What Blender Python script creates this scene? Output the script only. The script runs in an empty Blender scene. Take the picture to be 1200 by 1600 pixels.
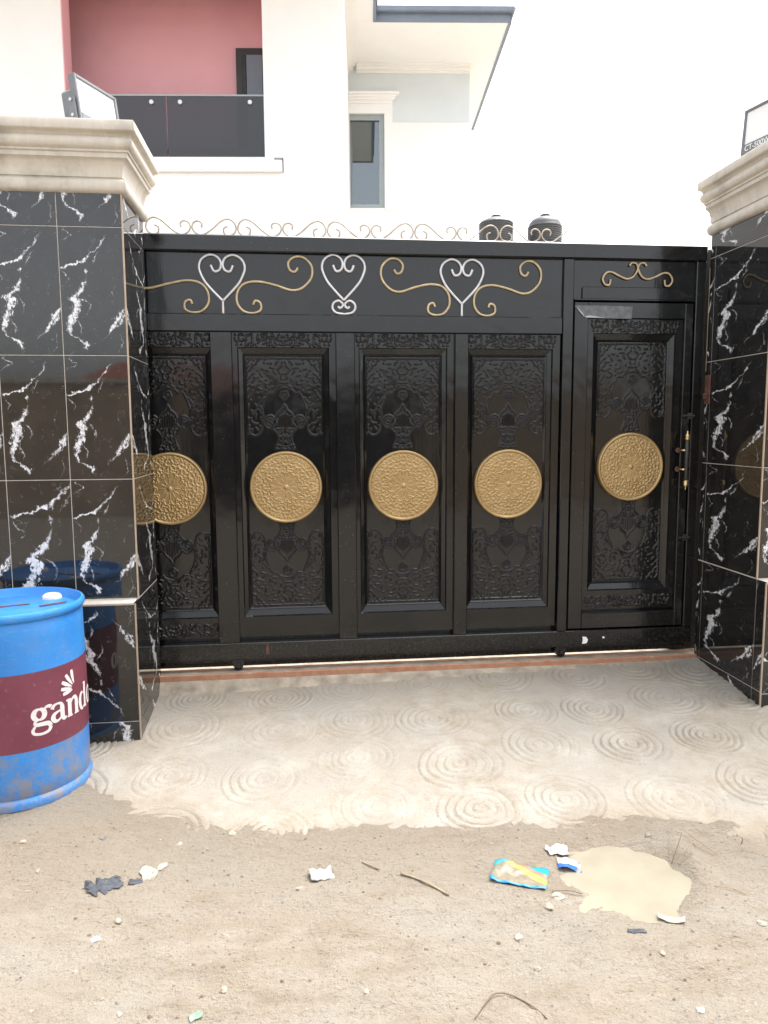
import bpy, bmesh, math, random
import numpy as np
from mathutils import Vector, Matrix, Euler, noise as mnoise
PI = math.pi
scene = bpy.context.scene
COL = scene.collection
rng = random.Random(7)

# ------------------------------------------------------------------ camera
cam_d = bpy.data.cameras.new('camera')
cam = bpy.data.objects.new('camera', cam_d); COL.objects.link(cam)
cam_d.sensor_fit = 'VERTICAL'; cam_d.sensor_height = 32.0; cam_d.sensor_width = 24.0
cam_d.lens = 23.124
cam_d.clip_start = 0.05; cam_d.clip_end = 1500
R = Vector((0.99374784, -0.11150405, -0.00566413))
U = Vector((0.01807833, 0.11064067, 0.99369604))
F = Vector((0.11017445, 0.98758569, -0.11196474))
cam.matrix_world = Matrix(((R.x, U.x, -F.x, 0.0), (R.y, U.y, -F.y, 0.0), (R.z, U.z, -F.z, 1.6), (0, 0, 0, 1)))
scene.camera = cam

# ------------------------------------------------------------------ sky, sun, exposure
SUN_EL, SUN_AZ = math.radians(68), math.radians(55)       # azimuth from +Y towards +X (behind the gate, right)
world = bpy.data.worlds.new('World'); scene.world = world; world.use_nodes = True
wn = world.node_tree.nodes; wl = world.node_tree.links
bg = wn['Background']
sky = wn.new('ShaderNodeTexSky'); sky.sky_type = 'NISHITA'; sky.sun_disc = False
sky.sun_elevation = SUN_EL; sky.sun_rotation = SUN_AZ
sky.air_density = 1.0; sky.dust_density = 4.0; sky.ozone_density = 1.0
hsv = wn.new('ShaderNodeHueSaturation'); hsv.inputs['Saturation'].default_value = 0.22
wl.new(sky.outputs['Color'], hsv.inputs['Color']); wl.new(hsv.outputs['Color'], bg.inputs['Color'])
bg.inputs['Strength'].default_value = 0.15
sun_d = bpy.data.lights.new('sun', 'SUN'); sun_d.energy = 1.2; sun_d.angle = math.radians(40); sun_d.color = (1.0, 0.965, 0.91)
sun = bpy.data.objects.new('sun', sun_d); COL.objects.link(sun)
sdir = Vector((math.sin(SUN_AZ) * math.cos(SUN_EL), math.cos(SUN_AZ) * math.cos(SUN_EL), math.sin(SUN_EL)))
sun.rotation_euler = sdir.to_track_quat('Z', 'Y').to_euler(); sun.location = sdir * 40
scene.view_settings.view_transform = 'Standard'; scene.view_settings.look = 'None'
scene.view_settings.exposure = 1.9; scene.view_settings.gamma = 1.0
scene.view_settings.use_curve_mapping = False

# ------------------------------------------------------------------ material helpers
class NT:
    def __init__(s, name):
        s.m = bpy.data.materials.new(name); s.m.use_nodes = True
        s.t = s.m.node_tree; s.n = s.t.nodes; s.l = s.t.links
        s.b = s.n['Principled BSDF']
    def put(s, sock, v):
        if isinstance(v, bpy.types.NodeSocket): s.l.new(v, sock)
        elif v is not None:
            sock.default_value = v
    def set(s, **k):
        for a, v in k.items():
            s.put(s.b.inputs[{'col': 'Base Color', 'rough': 'Roughness', 'metal': 'Metallic', 'spec': 'Specular IOR Level',
                              'coat': 'Coat Weight', 'coatr': 'Coat Roughness', 'normal': 'Normal', 'trans': 'Transmission Weight',
                              'ior': 'IOR', 'alpha': 'Alpha', 'emit': 'Emission Color', 'emits': 'Emission Strength'}[a]], v)
        return s
    def math(s, op, a, b=None, c=None, clamp=False):
        n = s.n.new('ShaderNodeMath'); n.operation = op; n.use_clamp = clamp
        s.put(n.inputs[0], a); s.put(n.inputs[1], b)
        if c is not None: s.put(n.inputs[2], c)
        return n.outputs[0]
    def coord(s, kind='Object'):
        return s.n.new('ShaderNodeTexCoord').outputs[kind]
    def mapping(s, vec, scale=(1, 1, 1), loc=(0, 0, 0)):
        n = s.n.new('ShaderNodeMapping'); s.put(n.inputs['Vector'], vec)
        n.inputs['Scale'].default_value = scale; n.inputs['Location'].default_value = loc
        return n.outputs[0]
    def noise(s, vec, scale=5, detail=4, rough=.55, dist=0):
        n = s.n.new('ShaderNodeTexNoise'); s.put(n.inputs['Vector'], vec)
        n.inputs['Scale'].default_value = scale; n.inputs['Detail'].default_value = detail
        n.inputs['Roughness'].default_value = rough; n.inputs['Distortion'].default_value = dist
        return n.outputs['Fac']
    def voronoi(s, vec, scale, feature='F1'):
        n = s.n.new('ShaderNodeTexVoronoi'); n.feature = feature; s.put(n.inputs['Vector'], vec); n.inputs['Scale'].default_value = scale
        return n.outputs['Distance']
    def ramp(s, fac, stops, interp='LINEAR'):
        n = s.n.new('ShaderNodeValToRGB'); s.put(n.inputs['Fac'], fac); cr = n.color_ramp; cr.interpolation = interp
        while len(cr.elements) < len(stops): cr.elements.new(0.5)
        for e, (p, c) in zip(cr.elements, stops):
            e.position = p; e.color = (c, c, c, 1) if isinstance(c, (int, float)) else (*c, 1)
        return n.outputs['Color']
    def mix(s, fac, a, b, mode='MIX'):
        n = s.n.new('ShaderNodeMix'); n.data_type = 'RGBA'; n.blend_type = mode
        s.put(n.inputs['Factor'], fac)
        for i, v in (('A', a), ('B', b)):
            sock = [q for q in n.inputs if q.name == i and q.type == 'RGBA'][0]
            s.put(sock, v if isinstance(v, bpy.types.NodeSocket) else (*v, 1))
        return [q for q in n.outputs if q.type == 'RGBA'][0]
    def sep(s, vec):
        n = s.n.new('ShaderNodeSeparateXYZ'); s.put(n.inputs[0], vec); return n.outputs
    def comb(s, x, y, z):
        n = s.n.new('ShaderNodeCombineXYZ')
        for i, v in enumerate((x, y, z)): s.put(n.inputs[i], v)
        return n.outputs[0]
    def bump(s, h, dist=.002, strength=1.0):
        n = s.n.new('ShaderNodeBump'); s.put(n.inputs['Height'], h); n.inputs['Distance'].default_value = dist
        n.inputs['Strength'].default_value = strength
        return n.outputs[0]
    def curve(s, x, pts):
        n = s.n.new('ShaderNodeFloatCurve'); s.put(n.inputs['Value'], x)
        c = n.mapping.curves[0]
        while len(c.points) < len(pts): c.points.new(.5, .5)
        for p, (a, b) in zip(c.points, pts): p.location = (a, b); p.handle_type = 'VECTOR'
        n.mapping.update(); return n.outputs[0]

def plain(name, col, rough=.6, metal=0., var=.15, scale=8, bump=.0, spec=.5):
    t = NT(name); v = t.noise(t.coord(), scale, 5)
    a = tuple(c * (1 - var) for c in col); b = tuple(min(1, c * (1 + var)) for c in col)
    t.set(col=t.ramp(v, [(.3, a), (.7, b)]), rough=rough, metal=metal, spec=spec)
    if bump: t.set(normal=t.bump(t.noise(t.coord(), scale * 6, 5), bump))
    return t.m

M = {}
# black enamel of the gate: brushed gloss paint with slightly wavy sheet
def black_enamel(name, wav=.0012, rough=.10):
    t = NT(name); g = t.coord('Object'); w = t.noise(g, 3.2, 2, .5, .4)
    br = t.noise(t.mapping(g, (60, 60, 4)), 1.5, 3)
    dust = t.noise(g, 14, 6, .65)
    speck = t.ramp(t.noise(g, 170, 2, .5), [(.735, 0), (.76, 1)])
    c = t.mix(t.ramp(dust, [(.5, 0), (.85, .45)]), (.0060, .0062, .0066), (.024, .022, .019))
    zz = t.sep(t.n.new('ShaderNodeNewGeometry').outputs['Position'])[2]
    sp_ = t.math('MULTIPLY', t.math('MULTIPLY_ADD', zz, -2.6, 1.35, clamp=True), t.ramp(t.noise(g, 60, 5, .75), [(.50, 0), (.66, 1)]))
    c = t.mix(t.math('MULTIPLY', sp_, .4), c, (.13, .105, .075))
    t.set(col=t.mix(speck, c, (.22, .21, .19)), rough=t.math('MULTIPLY_ADD', dust, .14, rough - .05), spec=.5)
    h = t.math('ADD', t.math('MULTIPLY', w, 1.0), t.math('MULTIPLY', br, .06))
    t.set(normal=t.bump(h, wav * 6, .5))
    return t.m
M['black'] = black_enamel('black_enamel')
M['black_sheet'] = black_enamel('black_enamel_sheet', .0016, .09)
t = NT('gold_paint'); g = t.coord()
t.set(col=t.ramp(t.noise(g, 9, 6, .6), [(.3, (.34, .225, .095)), (.7, (.43, .30, .145))]), rough=.36, metal=.6,
      normal=t.bump(t.noise(g, 160, 3), .0006)); M['gold'] = t.m
M['gold_rod'] = plain('gold_rod_paint', (.50, .39, .23), .4, .3, .2, 30)
M['silver_rod'] = plain('silver_rod_paint', (.62, .61, .62), .32, .5, .1, 40)
M['bronze_rod'] = plain('bronze_rod_paint', (.46, .39, .31), .45, .3, .25, 25)
M['brass'] = plain('brass', (.62, .47, .22), .22, .9, .1, 30)
M['rust'] = plain('rusty_steel', (.13, .06, .045), .75, .2, .5, 40, .001)
M['steel'] = plain('bright_steel', (.55, .56, .57), .3, .9, .1, 20)
M['dark_steel'] = plain('dark_steel', (.035, .036, .038), .45, .4, .3, 30)

# marble print on black porcelain tile (flat print; u across, v from the top)
def marble():
    t = NT('black_marble_tile'); uv = t.coord('UV'); s = t.sep(uv)
    rnd = t.math('MULTIPLY', t.n.new('ShaderNodeObjectInfo').outputs['Random'], 3.0)
    vec = t.comb(s[0], t.math('MULTIPLY', s[1], 2.0), t.math('MULTIPLY', rnd, .30)); vec2 = t.comb(t.math('ADD', s[0], rnd), t.math('MULTIPLY', s[1], 2.0), rnd)
    n1 = t.noise(vec, 7, 5, .62); n2 = t.noise(t.mapping(vec, (1, 1, 1), (3.1, 1.7, .4)), 11, 4, .6); n3 = t.noise(t.mapping(vec2, (1.0, .55, 1)), 30, 6, .75, .6)
    n4 = t.noise(t.mapping(vec, (1, 1, 1), (7.1, 2.7, .9)), 5, 3, .6)
    u = t.math('ADD', s[0], t.math('MULTIPLY', t.math('SUBTRACT', n1, .5), .17))
    v = t.math('ADD', s[1], t.math('MULTIPLY', t.math('SUBTRACT', n2, .5), .06))
    veins = [
        ([(0, .8), (.04, .75), (.14, .62), (.23, .44), (.275, .34), (.29, .19), (.31, .06), (1, 0)],
         [(0, 0), (.035, 0), (.08, .03), (.13, .05), (.17, .03), (.23, .05), (.265, .12), (.30, .12), (.33, 0), (1, 0)]),
        ([(0, .4), (.33, .40), (.42, .39), (.5, .31), (.54, .2), (.6, .25), (.7, .16), (.8, .11), (.85, .14), (.88, .28), (.915, .37), (.96, .37), (1, .3)],
         [(0, 0), (.31, 0), (.34, .06), (.38, .0), (.41, .03), (.46, .08), (.52, .09), (.56, .17), (.62, .1), (.70, .13), (.76, .08), (.82, .05), (.87, .05), (.91, .10), (.95, .03), (.965, 0), (1, 0)]),
        ([(0, 1), (.62, 1.0), (.68, .92), (.765, .81), (.82, .74), (.88, .61), (1, .5)],
         [(0, 0), (.60, 0), (.63, .05), (.68, .09), (.74, .06), (.78, .08), (.83, .03), (.9, 0), (1, 0)]),
        ([(0, 1), (.64, 1.0), (.70, .95), (.76, .88), (1, .8)], [(0, 0), (.65, 0), (.69, .05), (.73, .07), (.77, 0), (1, 0)]),
        ([(0, .9), (.80, .89), (.86, .92), (.93, .93), (1, .82)], [(0, 0), (.80, 0), (.85, .014), (.92, .02), (.97, .012), (1, .0)]),
        ([(0, .2), (.33, .02), (.40, .14), (.43, .1), (1, 0)], [(0, 0), (.33, 0), (.36, .025), (.41, .02), (.45, 0), (1, 0)]),
        ([(0, .1), (.02, .05), (.06, .20), (.12, .02), (1, 0)], [(0, 0), (.005, .02), (.05, .03), (.1, .02), (.13, 0), (1, 0)]),
    ]
    veins += [([(0, .75), (.17, .62), (.24, .55), (.30, .50), (1, .4)], [(0, 0), (.17, 0), (.21, .02), (.26, .03), (.31, 0), (1, 0)]),
              ([(0, .5), (.52, .30), (.60, .44), (.68, .42), (1, .3)], [(0, 0), (.53, 0), (.57, .03), (.63, .025), (.69, 0), (1, 0)]),
              ([(0, .3), (.70, .20), (.78, .30), (.84, .27), (1, .2)], [(0, 0), (.71, 0), (.75, .03), (.80, .03), (.85, 0), (1, 0)]),
              ([(0, .9), (.40, .88), (.5, .80), (.56, .83), (1, .8)], [(0, 0), (.42, 0), (.46, .010), (.52, .012), (.57, 0), (1, 0)])]
    tot = None
    for p, w in veins:
        d = t.math('ABSOLUTE', t.math('SUBTRACT', u, t.curve(v, p)))
        ww = t.math('MULTIPLY', t.curve(v, w), t.math('MULTIPLY_ADD', t.math('SUBTRACT', n3, .3), 3.0, -.12))
        m = t.math('MULTIPLY', t.math('SUBTRACT', ww, d), 32.0, clamp=True)
        tot = m if tot is None else t.math('MAXIMUM', tot, m)
    hair = t.math('ABSOLUTE', t.math('SUBTRACT', n4, .5))
    hair = t.math('MULTIPLY', t.math('MULTIPLY', t.math('SUBTRACT', .006, hair), 120, clamp=True), t.math('GREATER_THAN', n1, .57))
    tot = t.math('MAXIMUM', tot, t.math('MULTIPLY', hair, .35))
    inner = t.ramp(n3, [(.35, (.38, .38, .40)), (.6, (.78, .78, .79))])
    base = t.ramp(n4, [(.3, (.010, .010, .011)), (.7, (.019, .018, .016))])
    t.set(col=t.mix(tot, base, inner), rough=.035, spec=.7)
    return t.m
M['tile'] = marble()
M['grout'] = plain('cream_grout', (.60, .54, .47), .85, 0, .15, 30)
M['trim'] = plain('cream_edge_trim', (.40, .31, .225), .5, 0, .12, 20)
t = NT('cornice_paint'); g = t.coord()
st = t.noise(g, 3.0, 6, .65); dr = t.noise(t.mapping(g, (9, 9, 1.0)), 2.2, 6, .7)
t.set(col=t.mix(t.ramp(st, [(.50, 0), (.68, .8)]), t.ramp(dr, [(.3, (.50, .455, .385)), (.7, (.61, .56, .48))]), (.27, .245, .20)), rough=.55,
      normal=t.bump(t.noise(g, 90, 4), .0008)); M['cornice'] = t.m
M['white'] = plain('white_wall_paint', (.87, .87, .87), .7, 0, .02, 3, .0006)
M['soffit'] = plain('white_soffit', (.86, .86, .85), .7, 0, .02, 3)
M['pink'] = plain('pink_wall_paint', (.84, .45, .50), .65, 0, .04, 2.5, .0006)
M['eave_shade'] = plain('pale_blue_grey_eave_shade', (.66, .72, .75), .7, 0, .04, 2)  # shade under the wing eave, put into the wall colour
M['fascia'] = plain('blue_grey_fascia', (.19, .23, .29), .45, 0, .1, 5)
M['roof'] = plain('slate_blue_roof', (.20, .24, .30), .55, 0, .2, 12, .002)
M['frame_grey'] = plain('grey_aluminium', (.32, .36, .37), .4, .3, .05, 10)
t = NT('dark_glass'); t.set(col=(.012, .013, .016, 1), rough=.02, spec=.8, alpha=.80); M['glass_dark'] = t.m
t = NT('window_glass'); t.set(col=(.15, .17, .18, 1), rough=.015, spec=.9, metal=.85); M['glass_win'] = t.m
M['door_dark'] = plain('dark_door_paint', (.028, .027, .028), .4, 0, .2, 9)
M['tank'] = plain('black_polyethylene', (.05, .052, .055), .5, 0, .2, 5)
M['threshold'] = plain('threshold_mortar', (.31, .265, .205), .9, 0, .3, 14, .002)
t = NT('red_oxide_rail'); g = t.coord()
t.set(col=t.ramp(t.noise(g, 18, 6, .65), [(.35, (.36, .15, .085)), (.62, (.42, .24, .15)), (.75, (.5, .42, .33))]), rough=.8); M['rail'] = t.m

# ------------------------------------------------------------------ geometry helpers
def put(name, verts, faces, mat, parent=None, smooth=False, uvs=None, mats=None, midx=None):
    me = bpy.data.meshes.new(name); me.from_pydata([tuple(v) for v in verts], [], faces); me.update()
    for m in (mats or [mat]): me.materials.append(m)
    if midx is not None:
        for p, i in zip(me.polygons, midx): p.material_index = i
    if smooth:
        me.polygons.foreach_set('use_smooth', [True] * len(me.polygons))
    if uvs is not None:
        ul = me.uv_layers.new(name='UVMap')
        for lp in me.loops: ul.data[lp.index].uv = uvs[lp.vertex_index]
    return link(name, me, parent)
def link(name, me, parent=None, loc=(0, 0, 0), rot=(0, 0, 0)):
    o = bpy.data.objects.new(name, me); COL.objects.link(o); o.location = loc; o.rotation_euler = rot
    if parent is not None: o.parent = parent
    return o
def tag(o, label, cat, group=None, kind=None):
    if label: o['label'] = label
    if cat: o['category'] = cat
    if group: o['group'] = group
    if kind: o['kind'] = kind
    return o
def thing(name, label, cat, loc=(0, 0, 0), rotz=0, group=None):
    o = bpy.data.objects.new(name, None); COL.objects.link(o); o.location = loc; o.rotation_euler = (0, 0, rotz)
    o.empty_display_size = .1
    return tag(o, label, cat, group)
def structure(o): o['kind'] = 'structure'; return o
class MB:
    """collects boxes, tubes, lathes; build() links one mesh"""
    def __init__(s): s.v = []; s.f = []; s.mi = []; s.cur = 0
    def add(s, vs, fs):
        b = len(s.v); s.v += [tuple(v) for v in vs]; s.f += [tuple(i + b for i in f) for f in fs]; s.mi += [s.cur] * len(fs); return s
    def box(s, x0, x1, y0, y1, z0, z1, bev=0.0):
        if bev <= 0:
            vs = [(x, y, z) for z in (z0, z1) for y in (y0, y1) for x in (x0, x1)]
            return s.add(vs, [(0, 2, 3, 1), (4, 5, 7, 6), (0, 1, 5, 4), (2, 6, 7, 3), (0, 4, 6, 2), (1, 3, 7, 5)])
        bm = bmesh.new(); r = bmesh.ops.create_cube(bm, size=1)
        for v in bm.verts: v.co = ((x0 + x1) / 2 + v.co.x * (x1 - x0), (y0 + y1) / 2 + v.co.y * (y1 - y0), (z0 + z1) / 2 + v.co.z * (z1 - z0))
        bmesh.ops.bevel(bm, geom=bm.edges[:], offset=bev, segments=1, affect='EDGES', profile=.5)
        bm.verts.index_update(); vs = [v.co[:] for v in bm.verts]; fs = [[v.index for v in f.verts] for f in bm.faces]; bm.free()
        return s.add(vs, fs)
    def tube(s, pts, r, seg=8, closed=False, rz=None):
        pts = [Vector(p) for p in pts]; n = len(pts); vs = []; up = None
        for i, p in enumerate(pts):
            d = ((pts[(i + 1) % n] if (i < n - 1 or closed) else p) - (pts[i - 1] if (i > 0 or closed) else p)).normalized()
            if up is None:
                up = Vector((0, 1, 0)) if abs(d.y) < .9 else Vector((0, 0, 1))
            a = d.cross(up).normalized(); up = a.cross(d).normalized()
            rr = r[i] if isinstance(r, (list, tuple)) else r
            for k in range(seg):
                an = 2 * PI * k / seg; vs.append(p + a * (math.cos(an) * rr) + up * (math.sin(an) * rr))
        fs = []
        for i in range(n if closed else n - 1):
            for k in range(seg):
                j = (i + 1) % n; fs.append((i * seg + k, i * seg + (k + 1) % seg, j * seg + (k + 1) % seg, j * seg + k))
        if not closed:
            fs.append(tuple(reversed(range(seg)))); fs.append(tuple((n - 1) * seg + k for k in range(seg)))
        return s.add(vs, fs)
    def lathe(s, prof, c=(0, 0, 0), seg=32, axis='Z'):
        vs = []; fs = []; n = len(prof)
        for (r, z) in prof:
            for k in range(seg):
                a = 2 * PI * k / seg; x, y = r * math.cos(a), r * math.sin(a)
                p = (x, y, z) if axis == 'Z' else ((x, -z, y) if axis == 'Y' else (z, x, y))
                vs.append((p[0] + c[0], p[1] + c[1], p[2] + c[2]))
        for i in range(n - 1):
            for k in range(seg):
                fs.append((i * seg + k, i * seg + (k + 1) % seg, (i + 1) * seg + (k + 1) % seg, (i + 1) * seg + k))
        if prof[0][0] > 1e-6: fs.append(tuple(reversed(range(seg))))
        if prof[-1][0] > 1e-6: fs.append(tuple((n - 1) * seg + k for k in range(seg)))
        return s.add(vs, fs)
    def prism(s, poly, y0, y1):
        """polygon in (x,z) extruded along y"""
        n = len(poly); vs = [(x, y0, z) for x, z in poly] + [(x, y1, z) for x, z in poly]
        fs = [tuple(range(n)), tuple(reversed(range(n, 2 * n)))] + [((i + 1) % n, i, i + n, (i + 1) % n + n) for i in range(n)]
        return s.add(vs, fs)
    def build(s, name, mat, parent=None, smooth=False, mats=None):
        o = put(name, s.v, s.f, mat, parent, smooth, mats=mats, midx=s.mi if mats else None)
        return o
def fix_normals(o):
    bm = bmesh.new(); bm.from_mesh(o.data); bmesh.ops.recalc_face_normals(bm, faces=bm.faces[:]); bm.to_mesh(o.data); bm.free(); return o
def autosmooth(o, ang=35):
    me = o.data; me.polygons.foreach_set('use_smooth', [True] * len(me.polygons))
    bm = bmesh.new(); bm.from_mesh(me)
    for e in bm.edges:
        if len(e.link_faces) == 2 and e.calc_face_angle(0) > math.radians(ang): e.smooth = False
    bm.to_mesh(me); bm.free(); return o
def catmull(pts, k=6):
    P = [Vector(p) for p in pts]; out = []
    for i in range(len(P) - 1):
        p0 = P[max(i - 1, 0)]; p1 = P[i]; p2 = P[i + 1]; p3 = P[min(i + 2, len(P) - 1)]
        for j in range(k):
            t = j / k
            out.append(.5 * ((2 * p1) + (p2 - p0) * t + (2 * p0 - 5 * p1 + 4 * p2 - p3) * t * t + (3 * p1 - p0 - 3 * p2 + p3) * t ** 3))
    out.append(P[-1]); return out
def gridmesh(name, X, Y, Z, mat, parent=None, smooth=True):
    ny, nx = X.shape
    co = np.stack([X, Y, Z], -1).reshape(-1, 3).astype(np.float32)
    idx = np.arange(nx * ny).reshape(ny, nx)
    q = np.stack([idx[:-1, :-1], idx[:-1, 1:], idx[1:, 1:], idx[1:, :-1]], -1).reshape(-1, 4).astype(np.int32)
    me = bpy.data.meshes.new(name); me.vertices.add(len(co)); me.vertices.foreach_set('co', co.ravel())
    me.loops.add(q.size); me.loops.foreach_set('vertex_index', q.ravel())
    me.polygons.add(len(q)); me.polygons.foreach_set('loop_start', np.arange(0, q.size, 4, dtype=np.int32))
    me.polygons.foreach_set('use_smooth', np.full(len(q), smooth)); me.update(calc_edges=True); me.validate()
    me.materials.append(mat); return link(name, me, parent)
_NT = {}
def vnoise(X, Y, scale, seed=0, octaves=4, gain=.5):
    """value noise on arrays, about -1..1"""
    T = _NT.setdefault(seed, None)
    if T is None: T = _NT[seed] = np.random.RandomState(seed).rand(256, 256) * 2 - 1
    out = np.zeros_like(X); a = 1; tot = 0; f = scale
    for o in range(octaves):
        x = X * f + 37.1 * o; y = Y * f + 11.7 * o; xi = np.floor(x).astype(int); yi = np.floor(y).astype(int)
        fx = x - xi; fy = y - yi; fx = fx * fx * (3 - 2 * fx); fy = fy * fy * (3 - 2 * fy)
        g = lambda i, j: T[(yi + j) % 256, (xi + i) % 256]
        out += a * ((g(0, 0) * (1 - fx) + g(1, 0) * fx) * (1 - fy) + (g(0, 1) * (1 - fx) + g(1, 1) * fx) * fy)
        tot += a; a *= gain; f *= 2.03
    return out / tot

# ================================================================== GROUND
APR = lambda x, y: .05 + .112 * (y - 3.7) + .021 * (x + .83)
EX = np.array([-9, -2.2, -1.5, -1.03, -.69, -.38, -.05, .41, .68, 1.0, 1.36, 1.64, 1.87, 2.6, 9])
EY = np.array([3.75, 3.7, 3.55, 3.38, 3.14, 3.00, 2.92, 2.84, 2.82, 2.80, 2.84, 2.75, 2.69, 2.62, 2.6]) - .06
def fine_axis(lo, hi, step, far_lo, far_hi):
    a = list(np.arange(lo, hi, step)); s = step; x = lo; left = []
    while x > far_lo: s *= 1.25; x -= s; left.append(x)
    s = step; x = a[-1]; right = []
    while x < far_hi: s *= 1.25; x += s; right.append(x)
    return np.array(left[::-1] + a + right)
gx = fine_axis(-1.7, 2.7, .011, -220, 220); gy = fine_axis(1.55, 3.75, .009, -220, 320)
GX, GY = np.meshgrid(gx, gy)
PUD_Z = -.058
def ground_h(X, Y):
    ye = np.interp(X, EX, EY); ze = APR(X, ye)
    near = np.exp(-((np.clip(np.abs(X - .5) - 3, 0, None)) / 3) ** 2) * np.exp(-((np.clip(np.abs(Y - 2.6) - 2, 0, None)) / 3) ** 2)
    base = np.clip(ze, -.06, .06) * near - .03 * (1 - near)
    dn = vnoise(X, Y, 1.1, 3, 3) * .020 + vnoise(X, Y * 1.6, 5.0, 4, 5, .6) * .015 + vnoise(X, Y, 42, 9, 3, .6) * .0028
    z = base + dn * near
    # the dirt sinks under the concrete behind its front edge
    z = z - np.clip(Y - ye - .22, 0, None) * .5 * near
    # shallow wheel rut and puddle hollow
    d = np.sqrt(((X - 1.16) / .22) ** 2 + ((Y - 2.42) / .20) ** 2) + .16 * vnoise(X, Y, 5, 12, 3)
    z = z - .045 * np.exp(-np.clip(d, 0, 9) ** 2.6) * near
    rut = np.exp(-((Y - (2.48 + .1 * (X - 1.3))) / .13) ** 2) * np.clip((X - 1.32) / .2, 0, 1)
    z = z - .025 * rut
    bank = np.exp(-(((X - 1.42) / .06) ** 2)) * np.exp(-((Y - 2.47) / .13) ** 2)
    z = z + .045 * bank * (1 + .6 * vnoise(X, Y, 22, 20, 3))
    z = z + .022 * np.exp(-((Y - 2.67) / .06) ** 2) * np.clip((X - 1.25) / .2, 0, 1) * (1 + vnoise(X, Y, 16, 22, 3))
    tr = vnoise(X * .6 + Y * .1, Y, 9, 31, 3) * .011 * np.clip((2.75 - Y) / .3, 0, 1) * near
    return z + tr
GZ = ground_h(GX, GY)
t = NT('dirt'); g = t.coord()
big = t.noise(t.mapping(g, (.8, 1.5, 1)), 1.7, 6, .65); mid = t.noise(t.mapping(g, (.8, 2.0, 1)), 6.0, 8, .72); fin = t.noise(g, 70, 5, .7)
sp = t.sep(g)
wet = t.math('MULTIPLY', t.math('MULTIPLY_ADD', t.math('SUBTRACT', sp[1], 2.25), 2.2, 0, clamp=True), t.ramp(mid, [(.25, .35), (.6, 1.0)]))
c = t.ramp(mid, [(.26, (.245, .196, .142)), (.42, (.302, .252, .192)), (.55, (.335, .287, .227)), (.66, (.365, .32, .262)), (.80, (.41, .374, .318))])
c = t.mix(t.ramp(big, [(.42, 0), (.60, .7)]), c, (.345, .312, .262))
c = t.mix(t.math('MULTIPLY', wet, .45), c, (.24, .195, .142))
c = t.mix(t.ramp(fin, [(.56, 0), (.68, .55)]), c, (.16, .115, .07))
c = t.mix(t.ramp(t.noise(g, 120, 3), [(.66, 0), (.74, .5)]), c, (.50, .45, .37))
t.set(col=c, rough=t.math('MULTIPLY_ADD', wet, -.18, .95), spec=.25, normal=t.bump(t.math('ADD', fin, t.math('ADD', t.math('MULTIPLY', t.noise(g, 200, 3), .4), t.math('MULTIPLY', t.noise(t.mapping(g, (1, 2.2, 1)), 16, 5, .7), 1.6))), .016)); M['dirt'] = t.m
structure(gridmesh('ground', GX, GY, GZ, M['dirt']))

# concrete apron with hand-stamped rings
ax = np.concatenate([np.arange(-2.3, -1.2, .03), np.arange(-1.2, 2.6, .0062), np.arange(2.6, 3.6, .03)]); ay = np.concatenate([np.arange(2.3, 2.66, .03), np.arange(2.66, 4.262, .0062)])
AX, AY = np.meshgrid(ax, ay); AZ = APR(AX, AY)
AZ += vnoise(AX, AY, 2.2, 40, 3) * .006 + vnoise(AX, AY, 30, 41, 3) * .0012
cx = [-1.09, -.64, -.168, .27, .70, 1.13, 1.555, 1.97, 2.36, 2.8]; cy = [4.10, 3.72, 3.32, 2.92, 2.52]
RG = np.zeros_like(AX); PAT = np.full(AX.shape, 9.0)
for j, yy in enumerate(cy):
    for i, xx in enumerate(cx):
        x0 = xx + rng.uniform(-.045, .045); y0 = yy + rng.uniform(-.04, .04) + (.03 if i % 2 else -.02); r0 = rng.uniform(.18, .235)
        dx = AX - x0; dy = AY - y0; rr = np.sqrt(dx * dx + dy * dy); an = np.arctan2(dy, dx)
        rr = rr * (1 + .03 * np.sin(an * 2 + rng.uniform(0, 6)) + .02 * np.sin(an * 3 + rng.uniform(0, 6))) + .004 * vnoise(AX, AY, 18, 60 + i + 10 * j, 2)
        near = rr < np.minimum(PAT, r0); PAT = np.where(near, rr, PAT)
        ph = rr / r0 * rng.choice([5, 5.5, 6]); tooth = (ph % 1.0)
        prof = np.where(tooth < .68, tooth / .68 * .55, np.where(tooth < .84, .55 - (tooth - .68) / .16 * 1.75, -1.2 + (tooth - .84) / .16 * 1.2))
        fade = np.clip((r0 - rr) / .012, 0, 1); strength = rng.uniform(.35, 1.1) * (1 - .40 * np.clip(vnoise(AX, AY, 3.2, 77 + j, 3) * 2.4 + .15, 0, 1))
        RG = np.where(near, prof * fade * strength, RG)
AZ += RG * .0100
AZ -= np.clip(np.interp(AX, EX, EY) - .05 - AY, 0, .3) * 1.0
t = NT('stamped_concrete'); g = t.coord()
m1 = t.noise(g, 2.0, 6, .65); m2 = t.noise(g, 11, 6, .7); m3 = t.noise(g, 90, 4, .7)
c = t.ramp(m2, [(.3, (.28, .238, .182)), (.48, (.335, .295, .238)), (.62, (.36, .325, .272)), (.75, (.39, .36, .31))])
c = t.mix(t.ramp(m1, [(.42, 0), (.60, .75)]), c, (.325, .30, .262))
c = t.mix(t.ramp(t.noise(t.mapping(g, (1, 1, 1), (4, 2, 0)), 3.1, 6, .7), [(.52, 0), (.66, .6)]), c, (.42, .395, .35))
sp = t.sep(g); far = t.math('MULTIPLY_ADD', t.math('SUBTRACT', sp[1], 3.85), 2.2, 0, clamp=True)
c = t.mix(t.math('MULTIPLY', far, t.ramp(m2, [(.3, .15), (.6, .7)])), c, (.245, .215, .17))
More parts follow.
